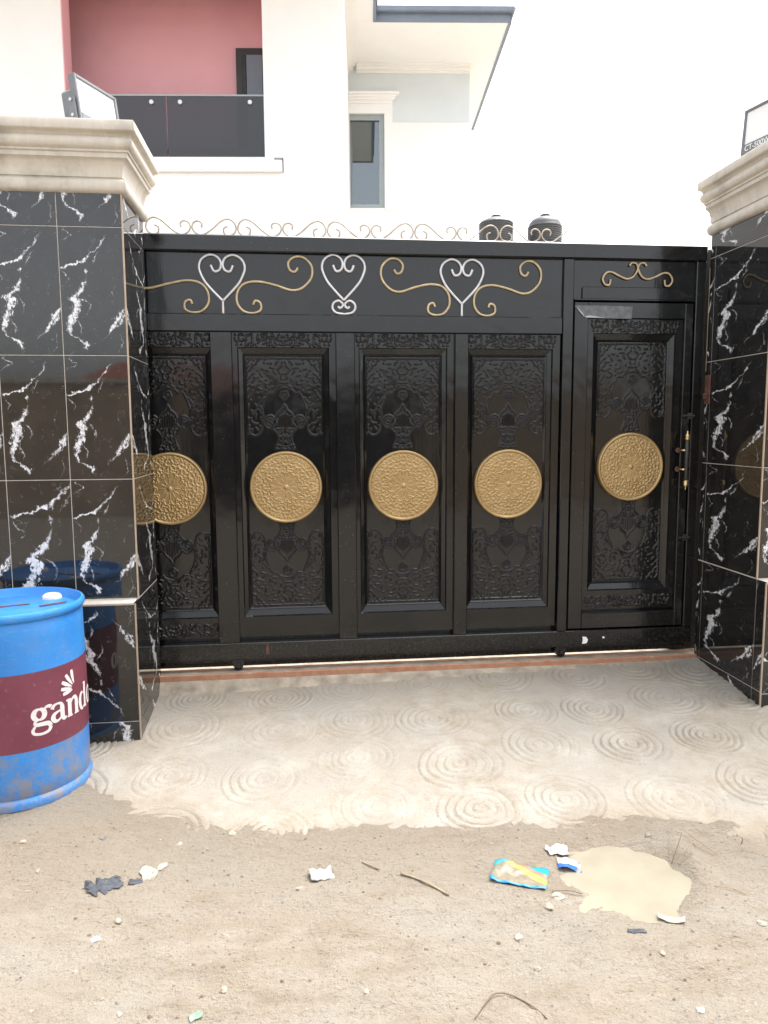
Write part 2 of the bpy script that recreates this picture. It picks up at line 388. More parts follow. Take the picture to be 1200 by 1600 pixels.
c = t.mix(t.ramp(m3, [(.60, 0), (.70, .6)]), c, (.17, .14, .105))
an_ = t.n.new('ShaderNodeAttribute'); an_.attribute_name = 'dust'
c = t.mix(t.math('MULTIPLY', an_.outputs['Fac'], t.ramp(m2, [(.3, 1.0), (.7, .55)])), c, (.275, .228, .172))
t.set(col=c, rough=.85, spec=.3, normal=t.bump(t.math('ADD', m3, t.math('MULTIPLY', m2, .8)), .007)); M['apron'] = t.m
apo = structure(gridmesh('apron', AX, AY, AZ, M['apron']))
yed = np.interp(AX, EX, EY); dust = np.clip((yed + .02 + .16 * vnoise(AX, AY, 3.5, 91, 5, .6) - AY) / .16 + .55, 0, 1)
at = apo.data.attributes.new('dust', 'FLOAT', 'POINT'); at.data.foreach_set('value', dust.ravel().astype(np.float32))

# yard behind the gate
structure(MB().box(-14, 16, 4.56, 34, -.3, .20).build('yard_paving', M['threshold']))
# threshold strip and rail under the gate
tx = np.arange(-.83, 2.43, .012); prof = [(4.14, -1), (4.17, .0), (4.20, .6), (4.222, 1.0)]
vs = []; fs = []
TH = .198
for i, x in enumerate(tx):
    for j, (y, k) in enumerate(prof):
        zb = APR(x, y) - .012
        z = zb if k < 0 else zb + (TH - .028 - zb) * (.25 + .75 * k) + float(mnoise.noise(Vector((x * 14, y * 40, 3)))) * .010 * (1 - k)
        yy = y + float(mnoise.noise(Vector((x * 6, 1.3, j)))) * .018 * (1 - max(k, 0))
        vs.append((x, yy, z))
n = len(prof)
for i in range(len(tx) - 1):
    for j in range(n - 1): fs.append((i * n + j, (i + 1) * n + j, (i + 1) * n + j + 1, i * n + j + 1))
structure(put('threshold_mortar', vs, fs, M['threshold'], smooth=True))
structure(MB().box(-1.9, 2.42, 4.236, 4.56, -.1, TH - .004).build('threshold_slab', M['threshold']))
rail = MB().box(-1.9, 2.418, 4.216, 4.234, TH - .05, TH, .003).box(-1.9, 2.418, 4.30, 4.316, TH - .005, TH + .003, .003).build('gate_track', M['rail'])
tag(rail, 'rusty red oxide steel track running along the threshold under the black gate', 'gate track')

# puddle
t = NT('muddy_water'); g = t.coord()
t.set(col=t.ramp(t.noise(g, 6, 3), [(.35, (.275, .245, .185)), (.65, (.315, .285, .22))]), rough=.03, spec=.8,
      normal=t.bump(t.noise(g, 12, 2), .0008)); M['water'] = t.m
pv = [(1.155, 2.435, -.030)] + [(1.155 + .33 * math.cos(2 * PI * k / 48), 2.435 + .27 * math.sin(2 * PI * k / 48), -.030) for k in range(48)]
structure(put('puddle_water', pv, [(0, 1 + k, 1 + (k + 1) % 48) for k in range(48)], M['water']))

# ================================================================== GATE PILLARS
def tile_mesh(w, h, u0=0, u1=1, v0=0, v1=1, th=.008):
    """tile lying in the x-z plane, front towards -y, origin at lower left corner"""
    b = .0012
    vs = [(b, 0, b), (w - b, 0, b), (w - b, 0, h - b), (b, 0, h - b), (0, b, 0), (w, b, 0), (w, b, h), (0, b, h), (0, th, 0), (w, th, 0), (w, th, h), (0, th, h)]
    fs = [(0, 1, 2, 3)] + [(i, i + 4, (i + 1) % 4 + 4, (i + 1) % 4) for i in range(4)] + [(i + 4, i + 8, (i + 1) % 4 + 8, (i + 1) % 4 + 4) for i in range(4)]
    me = bpy.data.meshes.new('tile'); me.from_pydata(vs, [], fs); me.update(); me.materials.append(M['tile'])
    ul = me.uv_layers.new(name='UVMap')
    for lp in me.loops:
        x, y, z = vs[lp.vertex_index]
        ul.data[lp.index].uv = (u0 + (u1 - u0) * x / w, v0 + (v1 - v0) * (1 - z / h))
    bm = bmesh.new(); bm.from_mesh(me); bmesh.ops.recalc_face_normals(bm, faces=bm.faces[:]); bm.to_mesh(me); bm.free()
    return me
GAP = .0035
_tc = {}
def tile(parent, x, y, z, w, h, face, uv=(0, 1, 0, 1)):
    """face: 'F' front(-y), 'R' facing +x, 'L' facing -x; x,y,z lower corner at the left end seen from outside"""
    key = (round(w, 4), round(h, 4), uv)
    if key not in _tc: _tc[key] = tile_mesh(w - GAP, h - GAP, *uv)
    rot = {'F': 0, 'R': PI / 2, 'L': -PI / 2}[face]
    o = link('tile', _tc[key], parent, (x, y, z), (0, 0, rot)); return o
CORN = [(p_, 2.712 + (z_ - 2.712) * .945) for p_, z_ in [(0, 2.712), (.016, 2.716), (.026, 2.730), (.029, 2.748), (.026, 2.764), (.016, 2.776), (.004, 2.779), (.004, 2.786), (.010, 2.788), (.012, 2.82), (.02, 2.85), (.034, 2.868),
        (.042, 2.872), (.042, 2.893), (.050, 2.896), (.050, 2.906), (.058, 2.910), (.070, 2.922), (.074, 2.938), (.068, 2.955), (.058, 2.964), (.062, 2.972), (.072, 2.980), (.086, 2.984), (.088, 2.988), (.088, 3.028), (.084, 3.034), (-.05, 3.042)]]
def cornice(parent, path):
    """path: list of (x, y, nx, ny): offset direction for each mitre"""
    vs = []; n = len(CORN); fs = []
    for (x, y, ox, oy) in path:
        for p, z in CORN: vs.append((x + ox * p, y + oy * p, z))
    for i in range(len(path) - 1):
        for j in range(n - 1): fs.append((i * n + j, (i + 1) * n + j, (i + 1) * n + j + 1, i * n + j + 1))
    m = len(path)
    fs.append(tuple(range(n))); fs.append(tuple((m - 1) * n + j for j in reversed(range(n))))
    fs.append(tuple(i * n + n - 1 for i in range(m)))
    o = put('cornice', vs, fs, M['cornice'], parent); fix_normals(o); return autosmooth(o, 50)
YB = 4.255
def pillar(name, label, X, YF, YP, zg, side):
    """side=+1: return faces +x (left pillar), -1: return faces -x"""
    root = thing(name, label, 'gate pillar', (X, YF, 0))
    far = X - side * 1.85
    xs = sorted((X - side * .0022, far))
    L = lambda o: o                                       # children use world numbers shifted by the root
    def sh(o):
        o.location = Vector(o.location) - Vector((X, YF, 0)); return o
    core = MB().box(xs[0], xs[1], YF + .0022, YB, -.1, 2.74)
    px = sorted((X - side * .0022, far))
    core.box(px[0], px[1], YP + .0022, YF + .0022, -.1, zg[3] - .008)
    sh(core.build('core', M['grout'], root))
    rows = [(zg[3], zg[2]), (zg[2], zg[1]), (zg[1], zg[0])]
    topz = 2.735
    # front tiles, five columns
    for k in range(6):
        x0 = X - .3 * (k + 1) if side > 0 else X + .3 * k
        for i, (z0, z1) in enumerate(rows):
            uv = (0, 1, 0, 1)
            if i == 0 and k == 1: uv = (.0, .62, .12, .78)
            sh(tile(root, x0, YF, z0, .3, z1 - z0, 'F', uv))
        sh(tile(root, x0, YF, zg[0], .3, topz - zg[0], 'F', (0, 1, .72, 1.0)))
        zt = zg[3] - .012
        sh(tile(root, x0, YP, zt - .6, .3, .6, 'F', (0, 1, 1, 0)))
        sh(tile(root, x0, YP, zt - .86, .3, .26, 'F', (1, 0, .5, .9)))
        # ledge tiles on top of the plinth
        q = put('tile', [(x0 + GAP, YP, zt), (x0 + .3, YP, zt), (x0 + .3, YF - .001, zt), (x0 + GAP, YF - .001, zt), (x0 + GAP, YP, zt - .006), (x0 + .3, YP, zt - .006), (x0 + .3, YF - .001, zt - .006), (x0 + GAP, YF - .001, zt - .006)],
                [(0, 1, 2, 3), (0, 4, 5, 1), (1, 5, 6, 2), (3, 2, 6, 7), (0, 3, 7, 4)], M['tile'], root,
                uvs=[(0, .5), (1, .5), (1, .7), (0, .7)] * 2); sh(q)
    # return tiles
    strip = .055
    for i, (z0, z1) in enumerate(rows + [(zg[0], topz)]):
        uv = (0, 1, 0, 1) if i < 3 else (0, 1, .66, 1.0)
        uvs = (.3, .5) + uv[2:]
        if side > 0:
            sh(tile(root, X, YF, z0, YB - YF - strip, z1 - z0, 'R', (1, 0) + uv[2:]))
            sh(tile(root, X, YB - strip, z0, strip, z1 - z0, 'R', uvs))
        else:
            sh(tile(root, X, YB, z0, strip, z1 - z0, 'L', uvs))
            sh(tile(root, X, YB - strip, z0, YB - strip - YF, z1 - z0, 'L', uv))
    zt = zg[3] - .003
    for (z0, h, uv) in ((zt - .6, .6, (0, 1, .02, 1.0)), (zt - .86, .26, (1, 0, .4, .85))):
        if side > 0:
            sh(tile(root, X, YP, z0, YB - YP - strip, h, 'R', (1, 0) + uv[2:])); sh(tile(root, X, YB - strip, z0, strip, h, 'R', (.3, .5) + uv[2:]))
        else:
            sh(tile(root, X, YB, z0, strip, h, 'L', (.3, .5) + uv[2:])); sh(tile(root, X, YB - strip, z0, YB - strip - YP - .08, h, 'L', uv))
            sh(tile(root, X, YP + .08, z0, .08, h, 'L', (.7, .95) + uv[2:]))
    # cream corner trims
    s = side
    tr = MB()
    a = sorted((X - s * .006, X + s * .0012))
    tr.box(a[0], a[1], YF - .0012, YF + .006, zg[3], 2.72)
    sh(tr.build('edge_trim', M['trim'], root))
    tr = MB().box(a[0], a[1], YP - .0012, YP + .006, -.1, zg[3] - .012)
    sh(tr.build('edge_trim', M['trim'], root))
    b = sorted((X - s * 1.8, X + s * .001))
    sh(MB().box(b[0], b[1], YP - .002, YP + .005, zg[3] - .0175, zg[3] - .0105).build('edge_trim', M['trim'], root))
    if s < 0:
        sh(MB().box(X - .0012, X + .004, YB - .0005, YB + .003, 1.93, 2.53).build('edge_trim', M['trim'], root))
    cx = X
    if s > 0:
        path = [(far, YF, 0, -1), (cx, YF, 1, -1), (cx, YB, 1, .25), (far, YB, 0, .25)]
    else:
        path = [(far, YB, 0, .25), (cx, YB, -1, .25), (cx, YF, -1, -1), (far, YF, 0, -1)]
    sh(cornice(root, path))
    return root
pl = pillar('gate_pillar', 'black marble tiled gate pillar behind the blue drum with cream moulded cornice', -.824, 3.771, 3.69, (2.561, 1.961, 1.361, .761), 1)
pr = pillar('gate_pillar', 'black marble tiled gate pillar beside the wicket door handle, cream cornice on top', 2.42, 3.66, 3.578, (2.585, 1.985, 1.385, .79), -1)
pl['group'] = pr['group'] = 'tiled gate pillars'

# ================================================================== RELIEF WORK
class Relief:
    def __init__(s, w, h, res): s.w, s.h, s.res = w, h, res; s.nx = int(w / res) + 1; s.nz = int(h / res) + 1; s.a = np.zeros((s.nz, s.nx), np.float32)
    def stroke(s, pts, r=.0045, hgt=1.0, closed=False):
        res = s.res; P = np.array(pts, float)
        if closed: P = np.vstack([P, P[:1]])
        for a, b in zip(P[:-1], P[1:]):
            L = np.hypot(*(b - a)); k = max(1, int(L / (res * .7)))
            for t in np.linspace(0, 1, k + 1):
                x, z = a + (b - a) * t; ci = (x + s.w / 2) / res; cj = (z + s.h / 2) / res; q = int(r / res) + 2
                i0, i1 = max(0, int(ci) - q), min(s.nx, int(ci) + q + 2); j0, j1 = max(0, int(cj) - q), min(s.nz, int(cj) + q + 2)
                if i0 >= i1 or j0 >= j1: continue
                ii = np.arange(i0, i1) - ci; jj = np.arange(j0, j1)[:, None] - cj
                d2 = (ii * ii + jj * jj) * (res / r) ** 2
                v = np.sqrt(np.clip(1 - d2, 0, 1)) * hgt
                sub = s.a[j0:j1, i0:i1]; np.maximum(sub, v, out=sub)
    def sym(s, pts, **k):
        s.stroke(pts, **k); s.stroke([(-x, z) for x, z in pts], **k)
    def sym4(s, pts, **k):
        s.sym(pts, **k); s.sym([(x, -z) for x, z in pts], **k)
def worm(x, z, R_, L=.03):
    kind = R_.random(); a = R_.uniform(0, 2 * PI); out = []
    if kind < .2: return [(x, z), (x + .004 * math.cos(a), z + .004 * math.sin(a))]
    curv = R_.choice([-1, 1]) * R_.uniform(30, 85); L = L * R_.uniform(.55, 1.1); n = 7; s = 1 if kind < .65 else -1
    px, pz = x - math.cos(a) * L / 2, z - math.sin(a) * L / 2; ang = a - curv * L / 4
    for i in range(n):
        out.append((px, pz)); st = L / (n - 1); ang += curv * st * (1 if (i < n / 2 or s > 0) else -1)
        px += math.cos(ang) * st; pz += math.sin(ang) * st
    return out
def poisson(inside, x0, x1, z0, z1, d, R_, tries=9000):
    pts = []; cell = {}
    for _ in range(tries):
        x, z = R_.uniform(x0, x1), R_.uniform(z0, z1)
        if not inside(x, z): continue
        k = (int(x / d), int(z / d)); ok = True
        for i in (-1, 0, 1):
            for j in (-1, 0, 1):
                for q in cell.get((k[0] + i, k[1] + j), ()):
                    if (q[0] - x) ** 2 + (q[1] - z) ** 2 < d * d: ok = False
        if ok: pts.append((x, z)); cell.setdefault(k, []).append((x, z))
    return pts
PW, PH = .43, 1.45
def lam_inner(z):
    """half-width left free of ornament at height z (panel-centred)"""
    t_ = .725 - z
    return float(np.interp(t_, [0, .165, .19, .20, .24, .30, .345, .36, .44, .46], [0, 0, .05, .085, .105, .125, .118, .13, .125, .30]))
def make_field():
    rf = Relief(PW, PH, .002); R_ = random.Random(11)
    ins = lambda x, z: (x > lam_inner(z) + .010) and x < .205 and z < .715 and z > .285 + max(0, .02 - abs(x - .17)) and x > .004
    for x, z in poisson(ins, .004, .205, .27, .715, .0255, R_): rf.sym4(worm(x, z, R_, .028), r=.0045)
    # outline of the lambrequin
    ol = [(lam_inner(z) + .002, z) for z in np.linspace(.725 - .185, .725 - .35, 14)]
    rf.sym4([(.0, .552), (.03, .545), (.05, .535), (.06, .52), (.085, .523)] + [], r=.004)
    rf.sym4(ol[2:], r=.0038)
    lobe = [(.128, .365), (.128, .33), (.137, .298), (.158, .281), (.182, .281), (.200, .298), (.207, .325), (.207, .70)]
    rf.sym4([tuple(p.xy) for p in catmull([Vector((a, b, 0)) for a, b in lobe[:-1]], 5)] + [lobe[-1]], r=.0042)
    rf.sym4([(0, .713), (.207, .713)], r=.0036)
    # hexagon boss under the band
    rf.sym4([(0, .528), (.016, .526), (.024, .500), (.0, .478)], r=.004); rf.sym4([(0, .513), (.008, .505), (0, .494)], r=.004)
    # crest above the medallion
    c1 = [(0, .455), (.008, .443), (.016, .425), (.034, .410), (.047, .392), (.050, .370), (.045, .350)]
    rf.sym4([tuple(p.xy) for p in catmull([Vector((a, b, 0)) for a, b in c1], 5)], r=.0045)
    cu = [(.058, .378), (.075, .392), (.10, .388), (.118, .365), (.112, .338), (.092, .322), (.075, .335), (.078, .357), (.093, .360)]
    rf.sym4([tuple(p.xy) for p in catmull([Vector((a, b, 0)) for a, b in cu], 5)], r=.0048)
    cu = [(.066, .366), (.085, .377), (.102, .362), (.10, .344), (.088, .340)]
    rf.sym4([tuple(p.xy) for p in catmull([Vector((a, b, 0)) for a, b in cu], 5)], r=.004)
    for x in (.0, .014, .028): rf.sym4([(x, .405 - x * .6), (x, .330)], r=.0045)
    rf.sym4([(.04, .37), (.04, .34)], r=.004)
    rf.sym4([(.05, .345), (.07, .318), (.05, .30), (.035, .27), (.04, .24), (.055, .2)], r=.004)
    for x, z in poisson(lambda x, z: x < .025 + abs(z - .26) * .45, .003, .06, .2, .322, .015, R_): rf.sym4(worm(x, z, R_, .018), r=.0048)
    return rf.a
def relief_mesh(name, a, w, h, amp, mat):
    nz, nx = a.shape; X, Z = np.meshgrid(np.linspace(-w / 2, w / 2, nx), np.linspace(-h / 2, h / 2, nz))
    Yv = -a * amp
    o = gridmesh(name, X, Yv, Z, mat); me = o.data
    bpy.data.objects.remove(o); return me
FIELD = relief_mesh('relief_field', make_field(), PW, PH, .0068, M['black_sheet'])
def make_strip(w, h, seed):
    rf = Relief(w, h, .002); R_ = random.Random(seed)
    for x, z in poisson(lambda x, z: True, .004, w / 2 - .008, -h / 2 + .008, h / 2 - .008, .0185, R_, 4000): rf.sym(worm(x, z, R_, .026), r=.005)
    return rf.a
STRIP = relief_mesh('relief_strip', make_strip(.55, .078, 3), .55, .078, .0075, M['black_sheet'])
MR = .207
def make_medallion():
    rf = Relief(MR * 2, MR * 2, .0018); R_ = random.Random(4); NS = 12
    def rot(pts):
        for k in range(NS):
            for m in (1, -1):
                a = 2 * PI * k / NS; ca, sa = math.cos(a), math.sin(a)
                yield [(x * ca - m * y * sa, x * sa + m * y * ca) for x, y in pts]
    wedge = lambda x, y: (0 <= math.atan2(y, x) <= PI / NS) and .085 < math.hypot(x, y) < .183
    for x, y in poisson(wedge, .07, .19, 0, .06, .0128, R_, 5000):
        for q in rot(worm(x, y, R_, .022)): rf.stroke(q, r=.0042)
    for q in rot([(.03, 0), (.052, 0)]): rf.stroke(q, r=.0028, hgt=.7)
    ring = [(.078 + .008 * math.cos(a), .008 * math.sin(a)) for a in np.linspace(0, 2 * PI, 12)]
    for k in range(NS):
        a = 2 * PI * k / NS; rf.stroke([(x * math.cos(a) - y * math.sin(a), x * math.sin(a) + y * math.cos(a)) for x, y in ring], r=.003)
    A = rf.a; NR, NA = 84, 300; vs = []; fs = []
    def h(r, x, z):
        i = min(rf.nx - 1, max(0, int(round((x + MR) / rf.res)))); j = min(rf.nz - 1, max(0, int(round((z + MR) / rf.res))))
        base = .010 + .006 * (1 - (r / MR) ** 2); y = base + (A[j, i] * .0045 if r < .188 else 0)
        if r < .013: y += .007 * math.sqrt(max(0, 1 - (r / .013) ** 2))
        if r > .189: y = .010 + .0095 * math.sqrt(max(0, 1 - ((r - .198) / .0091) ** 2))
        return y
    rad = [MR * (i / (NR - 1)) for i in range(NR)]
    for r in rad:
        for k in range(NA):
            an = 2 * PI * k / NA; x, z = r * math.cos(an), r * math.sin(an); vs.append((x, -h(r, x, z), z))
    b = len(vs)
    for k in range(NA): an = 2 * PI * k / NA; vs.append((MR * math.cos(an), .012, MR * math.sin(an)))
    for i in range(NR):
        for k in range(NA): fs.append((i * NA + k, (i + 1) * NA + k, (i + 1) * NA + (k + 1) % NA, i * NA + (k + 1) % NA))
    me = bpy.data.meshes.new('medallion'); me.from_pydata(vs, [], fs); me.update(); me.materials.append(M['gold'])
    me.polygons.foreach_set('use_smooth', [True] * len(me.polygons)); return me
MEDAL = make_medallion()
def make_sheet(w, z0, z1, fz0, fz1, fw, dep=.030):
    """pressed door sheet: outer face, sloped reveal to the sunk field; x centred, front at y=0"""
    o = .545 / 2 if False else w / 2
    lx = fw / 2; bx = .042; bz = .052
    vs = []; 
    def ring(hx, a, b, y): return [(-hx, y, a), (hx, y, a), (hx, y, b), (-hx, y, b)]
    for r_ in (ring(w / 2, z0, z1, 0), ring(lx + bx, fz0 - bz, fz1 + bz, 0), ring(lx + bx - .006, fz0 - bz + .006, fz1 + bz - .006, .010),
               ring(lx + .012, fz0 - .014, fz1 + .014, dep - .004), ring(lx + .010, fz0 - .010, fz1 + .010, dep - .009), ring(lx, fz0, fz1, dep)): vs += r_
    fs = []
    for i in range(5):
        for k in range(4): fs.append((i * 4 + k, i * 4 + (k + 1) % 4, (i + 1) * 4 + (k + 1) % 4, (i + 1) * 4 + k))
    me = bpy.data.meshes.new('door_sheet'); me.from_pydata(vs, [], fs); me.update(); me.materials.append(M['black_sheet']); return me
YG = 4.268
gate = thing('sliding_gate', 'black steel sliding gate with four embossed panels, gold medallions and iron scrollwork', 'gate', (.8, YG, .2))
GO = Vector((.8, YG, .2))
def gp(o, parent=None):
    o.parent = parent or gate; o.location = Vector(o.location) - GO if (parent is None or parent is gate) else o.location; return o
def member(name, x0, x1, z0, z1, y0=YG, y1=YG + .06, bev=.004, mat='black'):
    return gp(MB().box(x0, x1, y0, y1, z0, z1, bev).build(name, M[mat]))
SHEET = make_sheet(.60, .395, 2.14, .562, 2.010, .43)
def panel(parent, off, xc, zc_shift, medz, strip=True):
    s = link('door_sheet', SHEET, parent, Vector((xc, YG + .022, zc_shift)) - off)
    link('relief_field', FIELD, s, (0, .0295, 1.286))
    link('embossed_strip', STRIP, s, (0, -.0006, 2.098))
    if strip: link('embossed_strip', STRIP, s, (0, -.0006, .442))
    link('medallion', MEDAL, s, (0, .016, medz - zc_shift)); return s
for xc in (-.742, -.088, .595, 1.226):
    panel(gate, GO, xc, 0, 1.267, xc < -.5)
# frame: beam, rails and stiles
member('top_beam', -1.55, 2.405, 2.571, 2.659, YG - .012, YG + .07, .006)
member('middle_rail', -1.55, 1.53, 2.142, 2.238, YG - .003, YG + .055)
member('bottom_rail', -1.55, 2.405, .262, .362, YG - .002, YG + .06)
for x0, x1 in ((-1.55, -1.04), (-.492, -.372), (.206, .315), (.893, .974)):
    member('stile', x0, x1, .3625, 2.1415, YG, YG + .055)
member('stile', 1.535, 1.594, .3625, 2.5705, YG - .004, YG + .06)
member('stile', 2.345, 2.405, .3625, 2.5705, YG - .004, YG + .06)
gp(MB().box(-1.55, 1.534, YG + .020, YG + .026, 2.2385, 2.5705).build('frieze_sheet', M['black_sheet']))
gp(MB().box(1.5945, 2.3445, YG + .018, YG + .024, 2.345, 2.5705).build('frieze_sheet', M['black_sheet']))
member('drip_ledge', 1.60, 2.34, 2.338, 2.344, YG - .004, YG + .02, .001)
member('backing_sheet', -1.5, 2.40, .207, 2.60, YG + .062, YG + .066, 0)
gp(MB().box(1.65, 2.28, YG + .003, YG + .017, 2.345, 2.416, .003).build('header_bar', M['black']))
# wheels in brackets
def wheel(x):
    m = MB(); zc = .232; pts = [(x - .036, .262), (x - .032, zc), (x - .02, zc - .026), (x, zc - .034), (x + .02, zc - .026), (x + .032, zc), (x + .036, .262)]
    for y0 in (YG + .004, YG + .048): gp(fix_normals(MB().prism(pts[::-1], y0, y0 + .006).build('wheel_bracket', M['black'])))
    gp(MB().lathe([(.0, -.004), (.009, -.004), (.009, .012), (0, .012)], (x, YG + .004, zc), 12, 'Y').build('axle_bolt', M['dark_steel']))
    gp(autosmooth(MB().lathe([(.012, -.016), (.028, -.016), (.022, 0), (.028, .016), (.012, .016)], (x, YG + .029, zc), 28, 'Y').build('wheel', M['dark_steel'])))
wheel(-.385); wheel(1.565)
# rust run on the bottom rail
gp(MB().box(-.222, -.205, YG - .0045, YG - .002, .29, .36, .0008).build('rust_patch', M['rust']))
for (x, z, w, h) in ((1.71, .302, .016, .03), (1.83, .315, .007, .008)):
    pts = [(x + w * math.cos(a) * (1 + .4 * math.sin(3 * a + x)), z + h * math.sin(a) * (1 + .3 * math.cos(2 * a))) for a in np.linspace(0, 2 * PI, 14)[:-1]]
    gp(fix_normals(MB().prism(pts, YG - .0045, YG - .002).build('paint_splash', M['white'])))
# scrolls
def rod(name, pts2, r, mat, y=YG + .012, k=6, parent=None, cap=True):
    pts = catmull([Vector((x, y, z)) for x, z in pts2], k)
    o = MB().tube(pts, r, 8).build(name, M[mat], smooth=True); return gp(o)
HB = [(-.060, 2.500), (-.049, 2.474), (-.034, 2.466), (-.012, 2.478), (-.005, 2.510), (-.023, 2.543), (-.065, 2.556), (-.110, 2.530), (-.124, 2.482), (-.100, 2.420), (-.062, 2.372), (0.0, 2.308)]
def heart(xc, s=1.0, zt=0.0, stem=True):
    for m in (1, -1): rod('heart_scroll', [(xc + m * x * s, z + zt) for x, z in HB], .0072, 'silver_rod')
    if stem: rod('heart_stem', [(xc, 2.306 + zt), (xc, 2.275), (xc, 2.240)], .0072, 'silver_rod')
heart(-.415); heart(.934); heart(.256, .97, .012, False)
for m in (1, -1):
    rod('heart_scroll', [(.256 + m * x, z) for x, z in ((.004, 2.300), (.030, 2.318), (.058, 2.304), (.064, 2.276), (.045, 2.252), (.0, 2.244))], .0068, 'silver_rod')
    rod('heart_scroll', [(.256 + m * x, z) for x, z in ((.004, 2.300), (.010, 2.284), (.024, 2.277), (.032, 2.287))], .0068, 'silver_rod')
SC = [(.166, 2.290), (.178, 2.312), (.205, 2.300), (.206, 2.262), (.165, 2.244), (.112, 2.255), (.078, 2.300), (.082, 2.360), (.122, 2.404), (.195, 2.416), (.290, 2.398), (.378, 2.372), (.440, 2.386), (.490, 2.440), (.492, 2.505), (.448, 2.550), (.398, 2.552), (.364, 2.522), (.372, 2.482), (.400, 2.472), (.416, 2.494)]
for xc, sides, k in ((-.415, (1, -1), 1.0), (.934, (1, -1), .94)):
    for m in sides: rod('scroll', [(xc + m * x * k, z) for x, z in (SC if (m > 0 or xc > 0) else SC[:11] + [(.40, 2.372), (.47, 2.388), (.54, 2.43)])], .0066, 'gold_rod', YG + .0135)
WS = [(1.818, 2.460), (1.812, 2.430), (1.786, 2.430), (1.770, 2.462), (1.792, 2.497), (1.828, 2.500), (1.875, 2.478), (1.920, 2.464), (1.958, 2.478), (1.982, 2.520), (1.974, 2.550), (1.945, 2.556), (1.932, 2.538)]
for m in (1, -1): rod('scroll', [(1.984 + m * (x - 1.984), z) for x, z in WS], .0058, 'gold_rod', YG + .008)
# crest along the top beam
CR = [(.050, 2.712), (.070, 2.700), (.066, 2.672), (.042, 2.664), (.014, 2.676), (.003, 2.703), (.014, 2.735), (.045, 2.752), (.085, 2.738), (.135, 2.695), (.180, 2.667), (.218, 2.672), (.240, 2.700), (.232, 2.728), (.208, 2.738), (.188, 2.726), (.190, 2.704)]
for n in range(10):
    x0 = -.82 + .247 * n
    P = CR if n < 9 else CR[:11]
    pts = [((x0 + x) if n % 2 == 0 else (x0 + .243 - x), z - .0) for x, z in P]
    if n == 9: pts = [(x0 + .243 - x, z) for x, z in CR[8:]]
    rod('crest_scroll', pts, .0042, 'bronze_rod', YG + .03)

# remains of protective film and tape on the header
M['film'] = plain('old_plastic_film', (.10, .105, .11), .22, 0, .4, 30, .001)
fl = MB().prism([(1.604, 2.309), (1.604, 2.300), (1.640, 2.262), (1.672, 2.238), (1.76, 2.236), (1.95, 2.234), (1.955, 2.306)], YG - .0005, YG + .0032)
# ------------------------------------------------------------------ wicket door
WO = Vector((1.96, YG, .36))
wd = thing('wicket_door', 'black embossed wicket door with one gold medallion and a brass pull handle', 'door', WO)
def wp(o): o.parent = wd; o.location = Vector(o.location) - WO; return o
for nm, x0, x1, z0, z1 in (('stile', 1.602, 1.690, .372, 2.330), ('stile', 2.286, 2.338, .372, 2.330), ('top_rail', 1.6905, 2.2855, 2.236, 2.330), ('bottom_rail', 1.6905, 2.2855, .372, .468)):
    wp(MB().box(x0, x1, YG + .004, YG + .05, z0, z1, .004).build(nm, M['black']))
panel(wd, WO, 1.985, .094, 1.361)
wp(fix_normals(fl.build('film_scrap', M['film'])))
for q in ([(1.612, 2.303), (1.63, 2.275), (1.662, 2.240), (1.652, 2.262)], [(1.664, 2.246), (1.69, 2.252), (1.79, 2.238), (1.67, 2.239)]):
    wp(fix_normals(MB().prism(q, YG - .0022, YG - .0008).build('tape_scrap', M['frame_grey'])))
wp(MB().box(1.61, 2.33, YG + .0535, YG + .056, .38, 2.32).build('backing_sheet', M['black']))
h = MB().lathe([(.006, 1.275), (.011, 1.28), (.0115, 1.40), (.011, 1.52), (.006, 1.525)], (2.302, YG - .045, 0), 14).build('handle', M['door_dark'], smooth=True); wp(h)
for z, d in ((1.53, 1), (1.270, -1)):
    prof = [(.005, -.012), (.013, -.008), (.016, 0), (.013, .010), (.016, .014), (.010, .026), (.004, .034), (.005, .042), (.0, .048)]
    o = MB().lathe([(r, d * q) for r, q in prof], (2.302, YG - .045, z), 16).build('handle_finial', M['brass'], smooth=True); fix_normals(o); wp(o)
for z in (1.46, 1.345):
    o = MB().tube([(2.302, YG - .045, z), (2.285, YG - .03, z), (2.272, YG + .006, z)], .007, 8).build('handle_arm', M['brass'], smooth=True); wp(o)
    wp(MB().lathe([(.0, .004), (.016, .004), (.016, .0), (.0, 0)], (2.270, YG + .003, z), 14, 'Y').build('handle_rose', M['rust']))
for z in (1.665, .925):
    m = MB(); m.box(2.318, 2.350, YG - .012, YG + .003, z - .018, z + .018, .003).tube([(2.29, YG - .008, z), (2.36, YG - .008, z)], .007, 10)
    wp(m.build('bolt', M['dark_steel']))

gpost = MB().box(2.30, 2.62, YG + .075, YG + .13, .198, 2.66, .004).build('gate_post', M['black'])
tag(gpost, 'black steel post closing the gap between the wicket door and the pillar', 'post')
# rusty lock keeper let into the right-hand pillar
lk = MB(); lk.box(2.4125, 2.4185, YG - .075, YG - .018, 1.735, 1.905, .002).box(2.396, 2.4125, YG - .06, YG - .03, 1.765, 1.80, .004).tube([(2.405, YG - .07, 1.79), (2.395, YG - .045, 1.785)], .010, 8)
tag(lk.build('lock_keeper', M['rust']), 'rusty steel lock keeper plate on the pillar edge beside the wicket door', 'lock plate')

